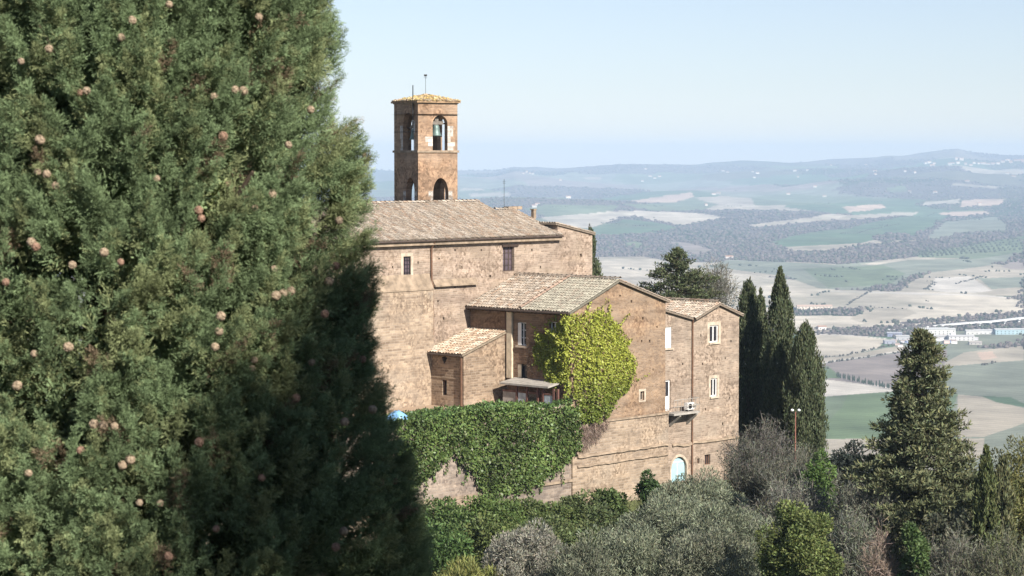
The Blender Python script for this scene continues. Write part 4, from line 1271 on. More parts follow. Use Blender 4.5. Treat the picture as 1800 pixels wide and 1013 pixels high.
# =============================================================== far wing with twin roof and balcony
sV0, sV1 = V.s_at(1166), V.s_at(1299.5)
wing = thing('stone_wing', 'stone wing with small twin gabled roof and white windows at the right end', 'house', V.pt((sV0 + sV1) / 2, ZBASE))
sVl, zVl = V.sz(1216, 560)
sVp, zVp = V.sz(1260, 533)
zV1 = V.sz(1299, 552)[1]
zV0 = V.sz(1166, 545)[1]
w1 = rect(V, 1247.5, 572, 1263, 602); w2 = rect(V, 1250, 665, 1261.5, 697)
w3 = rect(V, 1169.5, 575, 1181, 612); dr = rect(V, 1170.5, 668, 1179.5, 722)
w4 = rect(V, 1240, 799, 1250, 817); dc = rect(V, 1181, 803, 1208, 832)
sm5 = rect(V, 1227, 806, 1231, 815)
m = MB()
wall(m, V, [(sV0, ZBASE), (sV1, ZBASE), (sV1, zV1 - .1), (sVp, zVp - .1), (sVl, zVl - .1), (sV0, zV0 - .1)],
     [rpoly(w1), rpoly(w2), rpoly(w3), rpoly(dr), rpoly(w4), *putlogs(V, 6, [(1235, 640), (1275, 630), (1282, 700), (1240, 720), (1270, 745), (1232, 590), (1285, 600), (1200, 640)]), arch((dc[0], dc[1] - .6, dc[2], dc[3])), rpoly(sm5)])
m.build('wall', M_WING, wing)
PV2 = Plane(V.pt(sV1, 0), Lv, R)
m = MB(); wall(m, PV2, [(.45, ZBASE), (9, ZBASE), (9, zV1 - .1), (.45, zV1 - .1)], (), 0, -.4); m.build('wall', M_WING, wing)
roof = MB()
pV = (zVp - zVl) / (sVp - sVl)
uV = (R + UP * pV).normalized()
tiles(roof, V.pt(sVl, zVl + .04, .2) + Lv * 9, -Lv, uV, 9.2, (sVp - sVl) / R.dot(uV), TILE_TAN, 16, bright=1.1)
pV2 = (zVp - zV1) / (sV1 - sVp)
uV2 = (-R + UP * pV2).normalized()
tiles(roof, V.pt(sV1 + .3, zV1 - pV2 * .3 + .04, .2), Lv, uV2, 9.2, (sV1 + .3 - sVp) / (-R).dot(uV2), TILE_TAN, 17)
pV3 = (zV0 - zVl) / (sVl - sV0)
uV3 = (-R + UP * pV3).normalized()
tiles(roof, V.pt(sVl, zVl + .04, .2), Lv, uV3, 9.2, (sVl - sV0) / (-R).dot(uV3), TILE_TAN, 18)
rfw = roof.build('roof', M_TILE, wing)
m = MB(); ridge(m, V.pt(sVp, zVp + .1, .22), V.pt(sVp, zVp + .1, -9), TILE_TAN, 19); m.build('ridge_tiles', M_TILE, rfw)
m = MB()
for (a, za), (b, zb) in (((sV0, zV0), (sVl, zVl)), ((sVl, zVl), (sVp, zVp)), ((sVp, zVp), (sV1 + .28, zV1 - pV2 * .28))):
    m.quads([[V.pt(s_, z - .13, .003), V.pt(s_, z - .13, .17), V.pt(s_, z - .03, .17), V.pt(s_, z - .03, .003)] for s_, z in ((a, za), (b, zb))])
m.build('verge_board', M_WOOD, wing)
window(wing, V, w1, M_WHITE, M_GLASS, .12, 2, 1, .085, sill=M_STONEPALE, surround=M_STONEPALE, sw=.26)
window(wing, V, w2, M_WHITE, M_GLASS, .12, 2, 1, .085, sill=M_STONEPALE, surround=M_STONEPALE, sw=.22)
w_ = window(wing, V, w3, M_WHITE, M_WHITE, .10, 1, 1, .06, sill=M_STONEPALE, label='window closed by a white shutter')
window(wing, V, w4, M_RUST, M_GLASS, .2, 3, 1, .04)
window(wing, V, sm5, M_RUST, M_GLASS, .2, 1, 1, .03)
# balcony door
m = MB(); s0, z0, s1, z1 = dr
pbox(m, V, s0 + .01, z0 + .01, s1 - .01, z0 + 1.0, -.10, -.16); pbox(m, V, s0 + .01, z0 + 1.0, s0 + .12, z1 - .01, -.10, -.16); pbox(m, V, s1 - .12, z0 + 1.0, s1 - .01, z1 - .01, -.10, -.16); pbox(m, V, s0 + .12, z1 - .12, s1 - .12, z1 - .01, -.10, -.16)
d_ = m.build('door', M_WHITE, wing)
m = MB(); pbox(m, V, s0 + .1, z0 + .9, s1 - .1, z1 - .1, -.12, -.14); m.build('pane', M_GLASS, d_)
# pale blue arched door
ap = arch((dc[0] + .02, dc[1] - .6, dc[2] - .02, dc[3] - .02))
m = MB(); wall(m, V, ap, (), -.16, -.2)
pb = m.build('door', M_CYAN, wing); pb['label'] = 'pale blue arched door'
m = MB(); cm = (dc[0] + dc[2]) / 2
pbox(m, V, cm - .03, dc[1] - .6, cm + .03, dc[3] - .35, -.13, -.159); pbox(m, V, dc[0] + .06, dc[3] - .42, dc[2] - .06, dc[3] - .34, -.128, -.159); m.build('door_battens', M_WHITE, pb)
m = MB(); wall(m, V, arch((dc[0] - .17, dc[1] - .6, dc[2] + .17, dc[3] + .18)), [arch((dc[0] - .004, dc[1] - .59, dc[2] + .004, dc[3] + .004))], .03, .003); m.build('surround', M_STONEPALE, pb)
pipe(wing, [V.pt(sVl, zVl - .05, .16), V.pt(sVl + .02, zVl - .35, .08), V.pt(sVl + .03, ZBASE + 1, .08)], .06)
# wavy ledge
m = MB(); rings = []
for u, v in ((1181, 783), (1188, 781), (1200, 783), (1210, 782), (1218, 777), (1230, 777), (1245, 775), (1262, 773), (1280, 770), (1298, 768)):
    s_, z = V.sz(u, v)
    rings.append([V.pt(s_, z - .08, .003), V.pt(s_, z - .08, .13), V.pt(s_, z + .06, .1), V.pt(s_, z + .08, .003)])
m.quads(rings); m.build('ledge', M_CORN, wing)
# balcony
zb_ = V.sz(1198, 722)[1]
sb0, sb1 = V.s_at(1166), V.s_at(1212)
m = MB(); pbox(m, V, sb0, zb_ - .14, sb1, zb_, 1.0, .003)
bal = m.build('balcony_slab', M_CONC, wing)
for u in (1178, 1208):
    s_ = V.s_at(u)
    m = MB()
    prof = [(.003, zb_ - .14), (.95, zb_ - .14), (.95, zb_ - .24), (.12, zb_ - .95), (.003, zb_ - .95)]
    m.quads([[V.pt(s_ - .08, z, o) for o, z in prof], [V.pt(s_ + .08, z, o) for o, z in prof]])
    m.build('bracket', M_CONC, bal)
m = MB()
ends = [V.pt(sb0 + .05, zb_, .95), V.pt(sb1 - .05, zb_, .95), V.pt(sb1 - .05, zb_, .05)]
for h in (.45, .92):
    m.tube([p + UP * h for p in ends], .022, 5)
for a, b, n in ((ends[0], ends[1], 7), (ends[1], ends[2], 3)):
    for i in range(n + 1):
        p = a.lerp(b, i / n); m.tube([p, p + UP * .92], .016, 4)
m.build('railing', M_CONC, bal)
# air conditioner standing on the balcony
sa = V.s_at(1195); sb_ = V.s_at(1206.5)
ac = thing('air_conditioner', 'white air conditioner box with round dark fan standing on the balcony', 'air conditioner', V.pt((sa + sb_) / 2, zb_, .6))
m = MB(); pbox(m, V, sa, zb_ + .12, sb_, zb_ + .60, .75, .42); m.build('casing', M_WHITE, ac)
m = MB(); pbox(m, V, sa + .1, zb_, sa + .18, zb_ + .12, .73, .44); pbox(m, V, sb_ - .18, zb_, sb_ - .1, zb_ + .12, .73, .44); m.build('feet', M_IRON, ac)
m = MB(); c = V.pt(sa + .27, zb_ + .36, .755); m.quads([[c + V.d * math.cos(t) * r + UP * math.sin(t) * r + V.n * o for t in [k * math.pi / 8 for k in range(16)]] for r, o in ((.19, 0), (.19, .02), (.05, .025))]); m.build('fan_grille', M_IRON, ac)
m = MB(); pbox(m, V, sa + .55, zb_ + .2, sa + .95, zb_ + .52, .76, .752); m.build('vent', M_CONC, ac)

# =============================================================== retaining wall, terrace and the porch
sT = G.s_at(735) - 12
zT = G.sz(870, 730)[1]
ret = thing('retaining_wall', 'old stone retaining wall below the terrace, mostly under dark ivy', 'wall', G.pt(sT / 2, ZBASE))
m = MB(); wall(m, G, [(sT, ZBASE), (-.02, ZBASE), (-.02, zT), (sT, zT)], (), 0, -.6); m.build('wall', stone('retaining stone', (.42, .335, .255), (.30, .235, .185), (.42, .36, .29), stain=(.13, .11, .10), stain_amt=.9, pale=(.52, .44, .35), bw=.45, rh=.2), ret)
zr1 = G.sz(800, 875)[1]
m = MB(); pbox(m, G, sT, zr1 - .1, G.s_at(845), zr1 + .06, .12, .004); z_ = G.sz(975, 849)[1]; pbox(m, G, G.s_at(925), z_ - .08, -.03, z_ + .08, .12, .004); m.build('ledge', M_CORN, ret)
m = MB(); wall(m, G, [(sT, ZBASE), (G.s_at(846), ZBASE), (G.s_at(846), zr1 - .1), (sT, zr1 - .1)], (), .08, .004); m.build('plinth', M_BASE, ret)
m = MB(); pbox(m, G, sT, zT + .003, -.05, zT + .14, .06, -.62); m.build('coping', M_STONEPALE, ret)
m = MB()
t0, t1 = G.pt(sT, 0, -.62), G.pt(-.42, 0, -.62)
pts_ = [t0, t1, t1 + Lv * (LW + 2), t0 + Lv * (LW + 2)]
ZTER_ = zT - .25
m.quads([[p + UP * (ZTER_ - 8) for p in pts_], [p + UP * ZTER_ for p in pts_]])
tag(m.build('terrace', M_BASE), kind='structure')
# porch on the left facade
porch = thing('glass_porch', 'low porch with grey canopy, red brown posts and pale glass panes under the creeper', 'porch', A.pt(2.5, ZTER_, .8))
pa0, pa1 = A.s_at(1000), A.s_at(903)
zc = A.sz(950, 673)[1]
m = MB()
prof = [(.005, zc + .22), (1.5, zc - .02), (1.5, zc - .14), (.005, zc + .1)]
m.quads([[A.pt(a, z, o) for o, z in prof] for a in (pa0 + .5, pa1 - .1)])
m.build('canopy', M_CONC, porch)
for u in (931, 949, 968, 977, 996, 1003):
    s_ = A.s_at(u)
    m = MB(); pbox(m, A, s_ - .07, ZTER_, s_ + .07, zc - .16, 1.3, 1.18); m.build('post', M_REDW, porch)
for u0, u1, mm in ((932, 948, M_GLASSP), (978, 995, M_GLASSP), (950, 967, M_GLASS), (905, 930, M_CONC)):
    s0, s1 = sorted((A.s_at(u0), A.s_at(u1)))
    m = MB(); pbox(m, A, s0 + .07, ZTER_ + .02, s1 - .07, zc - .62, 1.25, 1.21); m.build('pane', mm, porch)
    m = MB(); pbox(m, A, s0 + .05, zc - .62, s1 - .05, zc - .5, 1.27, 1.2); m.build('transom', M_REDW, porch)
# bright blue plastic sheet over a heap in the terrace corner
tp = G.px(722, 733, -1.2)
tt = thing('tarpaulin_heap', 'bright blue tarpaulin over a heap at the foot of the church wall', 'tarpaulin', (tp.x, tp.y, ZTER_))
m = MB(); rg = random.Random(8)
hh = at(722, 722, tp.y).z - ZTER_
rings = []
for i, (q, z) in enumerate(((1.0, 0), (.97, .25), (.85, .6), (.55, .88), (.2, 1.0))):
    rings.append([Vector((tp.x, tp.y, ZTER_)) + Vector((math.cos(t) * .78 * q * (1 + .12 * math.sin(5 * t + i)), math.sin(t) * .6 * q, hh * z * rg.uniform(.93, 1.05))) for t in [k * math.pi / 9 for k in range(18)]])
m.quads(rings); m.build('sheet', M_TARP, tt, smooth=True)
# wall cables
for pl, u0, v0, u1, v1 in ((W, 760, 574, 800, 560),):
    pass
# lamp post by the cypresses
lb = at(1398, 780, 150); zb0_ = hg(lb.x, lb.y)
lp = thing('lamp_post', 'thin reddish lamp post with two white globes before the cypresses', 'lamp', (lb.x, lb.y, zb0_))
lt = at(1398, 724, 150).z
m = MB(); m.tube([Vector((lb.x, lb.y, zb0_)), Vector((lb.x, lb.y, lt))], [.05, .035], 7); m.build('pole', M_POLE, lp)
m = MB(); m.tube([Vector((lb.x - .22, lb.y, lt)), Vector((lb.x, lb.y, lt - .12)), Vector((lb.x + .22, lb.y, lt))], .025, 5); m.build('arm', M_IRON, lp)
for dx in (-.22, .22):
    m = MB(); c = Vector((lb.x + dx, lb.y, lt + .1))
    m.quads([[c + Vector((math.cos(t) * math.sin(f) * .11, math.sin(t) * math.sin(f) * .11, -math.cos(f) * .09)) for t in [k * math.pi / 5 for k in range(10)]] for f in (.15, .7, 1.3, 1.9, 2.5, 3.0)])
    m.build('globe', M_LAMP, lp, smooth=True)
# ------------------------------------------------------------------ planting around the church
M_LEAF = attr_mat('leaf', noise=0, rough=.55, translucent=.22, spec=.22)
M_LEAFG = attr_mat('waxy ivy leaf', noise=0, rough=.45, translucent=.15, spec=.3)
M_NEEDLE = attr_mat('conifer needle', noise=0, rough=.7, translucent=.04, spec=.04)
M_TWIG = attr_mat('bare twig', noise=0, rough=.9, spec=.05)

def unit(v): return v / np.maximum(np.linalg.norm(v, axis=-1, keepdims=True), 1e-9)
def sphere(rng, n): return unit(rng.normal(size=(n, 3)))
def leaf_arrays(P, D, L, W, rng, side=None):
    n = len(P)
    S = unit(np.cross(D, side if side is not None else rng.normal(size=(n, 3))))
    L = np.broadcast_to(np.asarray(L, float), (n,))[:, None]; W = np.broadcast_to(np.asarray(W, float), (n,))[:, None]
    nn = np.cross(D, S)
    V = np.stack([P, P + D * L * .5 + S * W * .5 + nn * W * .12, P + D * L, P + D * L * .5 - S * W * .5 + nn * W * .12], 1)
    return V.reshape(-1, 3)
def leaves(name, P, D, L, W, col, m, parent, rng, side=None):
    V = leaf_arrays(P, D, L, W, rng, side)
    Q = np.arange(len(V)).reshape(-1, 4)
    return np_mesh(name, V, Q, np.repeat(col, 4, 0), m, parent)
def tone(rng, n, base, lo=.65, hi=1.35, hue=.12):
    c = np.array(base)[None] * rng.uniform(lo, hi, (n, 1))
    return np.clip(c * (1 + hue * rng.uniform(-1, 1, (n, 3)) * np.array([1, .4, 1])), 0.003, .95)
def clouds(rng, cent, radii, per, aout=.6, arnd=.8, up=.15, rmin=.5):
    """leaf positions and directions in a shell round each clump centre"""
    n = len(cent)
    d = sphere(rng, n * per)
    c = np.repeat(cent, per, 0); r = np.repeat(radii, per, 0)
    f = rmin + (1 - rmin) * rng.random((n * per, 1)) ** .6
    P = c + d * r * f
    D = unit(d * aout + rng.normal(size=d.shape) * arnd * .6 + np.array([0, 0, up]))
    return P, D
def crown_clumps(rng, c, a, h, n, lo=.30, hi=.46, fill=.55, flat=1.0, low=-.7):
    d = sphere(rng, n * 3); d = d[d[:, 2] > low][:n]
    r = fill + (.86 - fill) * rng.random((len(d), 1))
    cent = np.array(c)[None] + d * r * np.array([a, a, h]) * (1 + .18 * rng.normal(size=(len(d), 1)))
    rd = rng.uniform(lo, hi, (len(d), 1)) * np.array([[a, a, a * flat]])
    return cent, rd
def limbs(name, root, base, tips, r0, m, rng, k=3):
    mb = MB()
    base = Vector(base)
    fork = base.lerp(Vector(np.mean(tips, 0)), .35)
    fork.x = base.x + (fork.x - base.x) * .4; fork.y = base.y + (fork.y - base.y) * .4
    mid = base.lerp(fork, .5) + Vector((rng.normal() * r0, rng.normal() * r0, 0))
    mb.tube([base - UP * .3, base + UP * .15, mid, fork], [r0 * 1.5, r0 * 1.1, r0 * .9, r0 * .75], 7)
    for t in tips:
        t = Vector(t)
        m1 = fork.lerp(t, .5) + Vector(rng.normal(size=3)) * (t - fork).length * .10
        mb.tube([fork - UP * .05, m1, t], [r0 * .5, r0 * .3, r0 * .08], 5)
    return mb.build(name, m, root)
def ground_pt(u, y):
    x = (u - 900) / FPX * y
    return Vector((x, y, hg(x, y)))

def bushy(name, label, cat, u, vtop, wpx, y, base_col, group=None, seed=0, n=34, per=330, L=.2, W=.10, m=None, hfrac=.55, aout=.6, arnd=.9, up=.15, stem=.12, lo=.30, hi=.46, low=-.75, hue=.12, contrast=(.65, 1.35), bark=None, depth=1.0):
    rng = np.random.default_rng(seed + int(u) * 7 + int(y))
    g = ground_pt(u, y)
    zt = at(u, vtop, y).z
    H = max(.7, zt - g.z)
    a = wpx / 2 / FPX * y
    h = max(.4, H * hfrac)
    c = (g.x, g.y, zt - h)
    t = thing(name, label, cat, g, group)
    cent, rd = crown_clumps(rng, c, a * .92, h * .95, n, lo, hi, low=low, flat=min(1.2, h / a))
    P, D = clouds(rng, cent, rd, per, aout, arnd, up)
    k = P[:, 2] > g.z - .1
    P, D = P[k], D[k]
    ct = rng.uniform(.78, 1.25, len(cent)); cc = tone(rng, len(k), base_col, *contrast, hue) * np.repeat(ct, per)[:, None]
    lens = rng.uniform(.7, 1.3, len(P))
    leaves('crown', P, D, L * lens, W * lens, cc[k], m or M_LEAF, t, rng)
    tips = cent[rng.choice(len(cent), min(9, len(cent)), replace=False)]
    limbs('trunk', t, g, tips, stem, bark or M_BARK, rng)
    return t
def olive(label, u, vtop, wpx, y, seed=0, col=(.205, .225, .15), n=80):
    return bushy('olive_tree', label, 'tree', u, vtop, wpx, y, col, 'grey green olive trees below the wall', seed, n=n, per=430, L=.19, W=.045, hfrac=.5, aout=.6, arnd=.9, up=.6, stem=.2, lo=.20, hi=.36, hue=.10, contrast=(.5, 1.5), bark=M_GREYBARK)
def twiggy(name, label, u, vtop, wpx, y, col=(.17, .15, .14), seed=0, stems=26, group=None, arch_=0.0, per=130, W=.022, leafy=None):
    rng = np.random.default_rng(seed + int(u) * 3)
    g = ground_pt(u, y); zt = at(u, vtop, y).z
    H = zt - g.z; a = wpx / 2 / FPX * y
    t = thing(name, label, 'shrub', g, group)
    mb = MB(); Ps, Ds, Ls = [], [], []
    for k in range(stems):
        az = rng.uniform(0, 6.28); q = rng.random() ** .6
        tip = Vector((g.x + math.cos(az) * a * q, g.y + math.sin(az) * a * q, g.z + H * (1 - .38 * q * q) * rng.uniform(.78, 1.0)))
        base = g + Vector((math.cos(az) * a * .12, math.sin(az) * a * .12, 0))
        mid = base.lerp(tip, .5) + Vector((0, 0, H * .12)) + Vector(rng.normal(size=3)) * .15
        if arch_: tip.z -= H * arch_ * q
        mb.tube([base - UP * .2, mid, tip], [.045, .028, .008], 4)
        f = rng.uniform(.25, 1, per)
        B = np.array(base)[None]; M_ = np.array(mid)[None]; T = np.array(tip)[None]; f_ = f[:, None]
        pos = (1 - f_) ** 2 * B + 2 * f_ * (1 - f_) * M_ + f_ ** 2 * T + rng.normal(size=(per, 3)) * a * .10
        d = unit(unit(T - B) * .5 + rng.normal(size=(per, 3)) * .55 + np.array([0, 0, .35 - arch_]))
        Ps.append(pos); Ds.append(d); Ls.append(rng.uniform(.25, .75, per))
    mb.build('stems', M_GREYBARK, t)
    P, D, L = np.concatenate(Ps), np.concatenate(Ds), np.concatenate(Ls)
    k = P[:, 2] > g.z
    leaves('twigs', P[k], D[k], L[k], W, tone(rng, k.sum(), col, .6, 1.4), M_TWIG, t, rng)
    if leafy:
        k2 = rng.random(len(P)) < .9
        P2 = P[k2] + D[k2] * L[k2][:, None] * .6
        leaves('crown', P2, unit(rng.normal(size=P2.shape) + np.array([0, 0, .4])), .16, .07, tone(rng, k2.sum(), leafy), M_LEAF, t, rng)
    return t
def cypress(label, u, vtop, wpx, y, seed=0, col=(.085, .10, .055), group='tall cypresses beside the stone wing', nplume=420, per=80, base_v=None, name='cypress_tree'):
    rng = np.random.default_rng(seed + int(u))
    g = ground_pt(u, y); zt = at(u, vtop, y).z
    H = zt - g.z; a = wpx / 2 / FPX * y
    t = thing(name, label, 'tree', g, group)
    hh = 1 - rng.random(nplume) ** .75 * .97
    prof = np.interp(hh, [0, .05, .25, .5, .75, .9, 1.0], [.75, .9, 1.0, .97, .76, .42, .04])
    az = rng.uniform(0, 6.283, nplume)
    lump = 1 + .22 * rng.normal(size=nplume) * (hh < .95)
    rr = a * prof * np.clip(lump, .6, 1.35) * rng.choice([.88, .62], nplume, p=[.75, .25])
    cent = np.stack([g.x + np.cos(az) * rr, g.y + np.sin(az) * rr, g.z + H * hh * .97], -1)
    rd = np.stack([np.full(nplume, a * .20), np.full(nplume, a * .20), np.full(nplume, min(1.0, a * .75))], -1) * (.5 + .5 * prof)[:, None]
    P, D = clouds(rng, cent, rd, per, .35, .35, 1.1, .2)
    cc = tone(rng, len(P), col, .6, 1.45) * np.repeat(rng.uniform(.75, 1.3, nplume), per)[:, None]
    leaves('crown', P, D, rng.uniform(.16, .34, len(P)), .075, cc, M_NEEDLE, t, rng)
    mb = MB(); mb.tube([g - UP * .3, g + UP * H * .5, g + UP * H * .92], [a * .16 + .08, a * .1 + .04, .02], 7)
    for k in range(18):
        z = rng.uniform(.08, .8) * H; th = rng.uniform(0, 6.28); r_ = a * .7 * float(np.interp(z / H, [0, .3, 1], [.9, 1, .1]))
        mb.tube([g + UP * z, g + Vector((math.cos(th) * r_, math.sin(th) * r_, z + r_ * 1.3))], [.05, .012], 4)
    mb.build('trunk', M_BARK, t)
    return t
def conifer(label, u, vtop, wpx, y, seed=0, col=(.125, .125, .075), nb=190, prof=None, per=11, leaf=(.30, .085), spread=1.0, group=None):
    rng = np.random.default_rng(seed + int(u))
    g = ground_pt(u, y); zt = at(u, vtop, y).z
    H = zt - g.z; a = wpx / 2 / FPX * y
    t = thing('conifer_tree', label, 'tree', g, group)
    mb = MB(); mb.tube([g - UP * .3, g + UP * H * .5, g + UP * H * .97], [.26, .16, .03], 8)
    Cs, Rs, Ds = [], [], []
    prof = prof or ([0, .06, .2, .35, .55, .75, .9, 1.0], [.55, .8, 1.0, .93, .70, .43, .24, .05])
    for k in range(nb):
        h = (k + rng.random()) / nb
        h = .05 + .95 * h
        th = rng.uniform(0, 6.283)
        ln = a * float(np.interp(h, *prof)) * rng.uniform(.74, 1.12)
        droop = rng.uniform(-.18, .12) + .35 * (h - .45)
        p0 = g + UP * (H * h * .97)
        d = Vector((math.cos(th), math.sin(th), 0))
        m1 = p0 + d * ln * .55 + UP * (droop * ln * .7 + .06 * ln); p1 = p0 + d * ln + UP * (droop * ln + .10 * ln)
        mb.tube([p0, m1, p1], [.05, .03, .008], 4)
        nc = max(3, int(ln / .27))
        for q in range(nc):
            f = .28 + .72 * (q + rng.random()) / nc
            p = p0.lerp(m1, f * 2) if f < .5 else m1.lerp(p1, f * 2 - 1)
            sd = d.cross(UP) * rng.normal() * .20 * ln * (1.15 - f)
            Cs.append(np.array(p + sd)); s_ = rng.uniform(.16, .34) * (.6 + .4 * min(1, ln / a * 1.6)); Rs.append((s_ * 1.25, s_ * 1.25, s_ * .55)); Ds.append(np.array(d * .8 + UP * .35))
    mb.build('trunk', M_BARK, t)
    Cs, Rs, Ds = np.array(Cs), np.array(Rs), np.array(Ds)
    P, D = clouds(rng, Cs, Rs, per, .5, .5, .25, .1)
    D = unit(D + np.repeat(Ds, per, 0) * .6)
    cc = tone(rng, len(P), col, .55, 1.5) * np.repeat(rng.uniform(.75, 1.3, len(Cs)), per)[:, None]
    leaves('crown', P, D, leaf[0] * rng.uniform(.6, 1.2, len(P)), leaf[1], cc, M_NEEDLE, t, rng)
    return t

# tall cypresses right of the wing
cypress('tall dark cypress touching the right wall of the stone wing', 1316, 484, 62, 171.5, 1, nplume=560)
cypress('shorter cypress squeezed between the two tallest cypresses', 1338, 503, 40, 173.5, 2, nplume=300)
cypress('tallest cypress, pointed, between the wing cypresses and the lamp post', 1372, 470, 54, 168.5, 3, nplume=560)
cypress('lower broad cypress standing right behind the red lamp post', 1417, 566, 66, 165.5, 4, nplume=520)
cypress('thin dark cypress peeping out behind the right end of the church', 1036, 391, 62, 176, 5, group=None, nplume=420)
conifer('dark broad conifer behind the roof of the twin gabled wing', 1190, 426, 158, 186, 6, col=(.09, .105, .055), nb=420, per=14, prof=([0, .70, .79, .86, .93, .97, 1.0], [.8, 1.0, 1.0, .74, .42, .22, .04]))
bushy('bare_tree', 'thin grey tree right of the conifer behind the wing roof', 'tree', 1250, 472, 96, 188, (.15, .145, .115), None, 7, n=44, per=150, L=.45, W=.035, m=M_TWIG, hfrac=.13, up=.5)
conifer('large olive grey conifer with layered branches, tallest tree at the right', 1624, 572, 272, 126, 8, nb=440, per=19, col=(.135, .145, .078),
        prof=([0, .1, .22, .38, .52, .66, .8, .92, 1.0], [.75, .95, 1.0, .97, .70, .48, .34, .24, .06]))
cypress('slim young cypress in front of the big conifer at the right', 1738, 782, 40, 118, 9, (.10, .115, .05), 'slim cypresses at the lower right', 240)
cypress('slim pale cypress nearest the right edge', 1768, 798, 40, 121, 10, (.12, .125, .065), 'slim cypresses at the lower right', 240)
bushy('pine_tree', 'yellow green bushy tree cut by the right edge', 'tree', 1797, 752, 118, 128, (.17, .17, .065), None, 11, n=48, per=300, L=.2, W=.07, hfrac=.52, up=.5)
# olives
olive('olive tree before the base wall, under the pale blue door', 1235, 826, 170, 139, 1)
olive('big olive tree in the middle, below the stone wing', 1170, 866, 210, 127, 2)
olive('wide olive tree left of the round yellow green shrub', 1285, 880, 200, 122, 3)
olive('olive tree cut by the bottom edge below the middle olive', 1110, 925, 190, 114, 4)
olive('olive tree cut by the bottom edge beside the round yellow shrub', 1245, 925, 200, 113, 5, (.20, .21, .145))
olive('pale silvery olive tree right of the lime green bush', 925, 916, 160, 116, 6, (.26, .25, .20))
olive('small dark olive tree at the bottom edge between two olives', 1020, 950, 150, 111, 7, (.16, .17, .115))
# bare and mixed shrubs
GB = 'bare grey shrubs right of the wing'
twiggy('bare_shrub', 'bare violet grey shrub at the foot of the tall cypresses', 1345, 738, 150, 152, (.17, .155, .14), 1, 60, GB, leafy=(.10, .105, .075))
twiggy('bare_shrub', 'grey twiggy shrub below the lamp post', 1405, 788, 150, 144, (.17, .165, .13), 2, 60, GB, leafy=(.13, .14, .10))
twiggy('bare_shrub', 'dark grey shrub hiding the wing corner at ground level', 1318, 780, 100, 147, (.155, .145, .125), 3, 44, GB, leafy=(.08, .09, .06))
twiggy('bare_shrub', 'wide silvery bare shrub behind the round yellow shrub', 1400, 838, 190, 130, (.21, .20, .175), 4, 70, GB, leafy=(.17, .18, .13))
twiggy('bare_shrub', 'grey bare shrub in front of the big conifer', 1525, 832, 150, 125, (.19, .185, .15), 5, 70, GB, leafy=(.14, .15, .10))
twiggy('bare_shrub', 'low grey bare shrub right of the round yellow shrub', 1500, 885, 100, 119, (.18, .18, .15), 6, 50, GB, leafy=(.14, .16, .10))
twiggy('bare_shrub', 'tangled grey twigs at the bottom right', 1690, 925, 150, 112, (.20, .19, .155), 7, 60, GB, leafy=(.13, .14, .09))
twiggy('bare_shrub', 'olive grey twiggy shrub in the lower right corner', 1775, 930, 140, 110, (.16, .16, .11), 8, 60, GB, leafy=(.12, .13, .07))
twiggy('dead_brush', 'reddish brown dead brush with drooping stems', 1550, 890, 84, 113, (.27, .21, .17), 9, 60, None, .35, 120, .026)
bushy('shrub', 'dark evergreen shrub at the left foot of the big conifer', 'shrub', 1490, 776, 74, 148, (.045, .055, .045), None, 12, n=30, per=300)
bushy('shrub', 'fresh green shrub below the lower cypress', 'shrub', 1443, 800, 70, 141, (.10, .16, .045), None, 13, n=24, per=260)
bushy('shrub', 'round yellow green shrub, the brightest at the bottom', 'shrub', 1411, 866, 136, 109, (.145, .175, .06), None, 14, n=70, per=420, L=.15, W=.09, hfrac=.36, lo=.22, hi=.34)
bushy('shrub', 'green leafy shrub right of the dead brush', 'shrub', 1613, 906, 84, 112, (.085, .13, .045), None, 15, n=30, per=320)
bushy('shrub', 'grey green shrub under the big conifer at the right', 'shrub', 1690, 880, 120, 119, (.11, .115, .075), None, 16, n=30, per=320, up=.4)
bushy('shrub', 'dark green shrub standing alone before the base wall', 'shrub', 1146, 836, 56, 148, (.06, .10, .035), None, 17, n=20, per=260)
bushy('shrub', 'lime green bush at the bottom beside the big dark cypress', 'shrub', 818, 976, 130, 114, (.22, .23, .075), None, 18, n=30, per=380, up=.6, W=.05, L=.3)
HB = 'green bramble bushes along the foot of the retaining wall'
for i, (u, v, w, y, c, lb) in enumerate((
        (785, 884, 120, 137, (0.095, 0.144, 0.046), 'bramble bush at the foot of the bare wall patch'),
        (862, 872, 130, 138, (0.108, 0.156, 0.046), 'bramble bush right below the lowest point of the ivy'),
        (940, 876, 130, 140, (0.115, 0.150, 0.052), 'bramble bush below the ivy tail and string ledge'),
        (1018, 872, 110, 142, (0.115, 0.144, 0.058), 'bramble bush below the buttress corner'),
        (1068, 858, 76, 143, (0.095, 0.132, 0.046), 'tall bramble bush farthest right along the wall foot'),
        (775, 930, 110, 128, (0.088, 0.144, 0.046), 'lower bramble bush against the big dark cypress'),
        (860, 915, 120, 129, (0.121, 0.150, 0.052), 'lower bramble bush left of the silvery olive'),
        (980, 905, 150, 128, (0.101, 0.126, 0.052), 'lower dark bramble bush behind the silvery olive'),
        (1060, 900, 120, 132, (0.095, 0.120, 0.052), 'bramble bush left of the big middle olive'))):
    bushy('bramble_bush', lb, 'bush', u, v, w, y, c, HB, 40 + i, n=40, per=300, L=.2, W=.11, low=-.3, hfrac=.7)

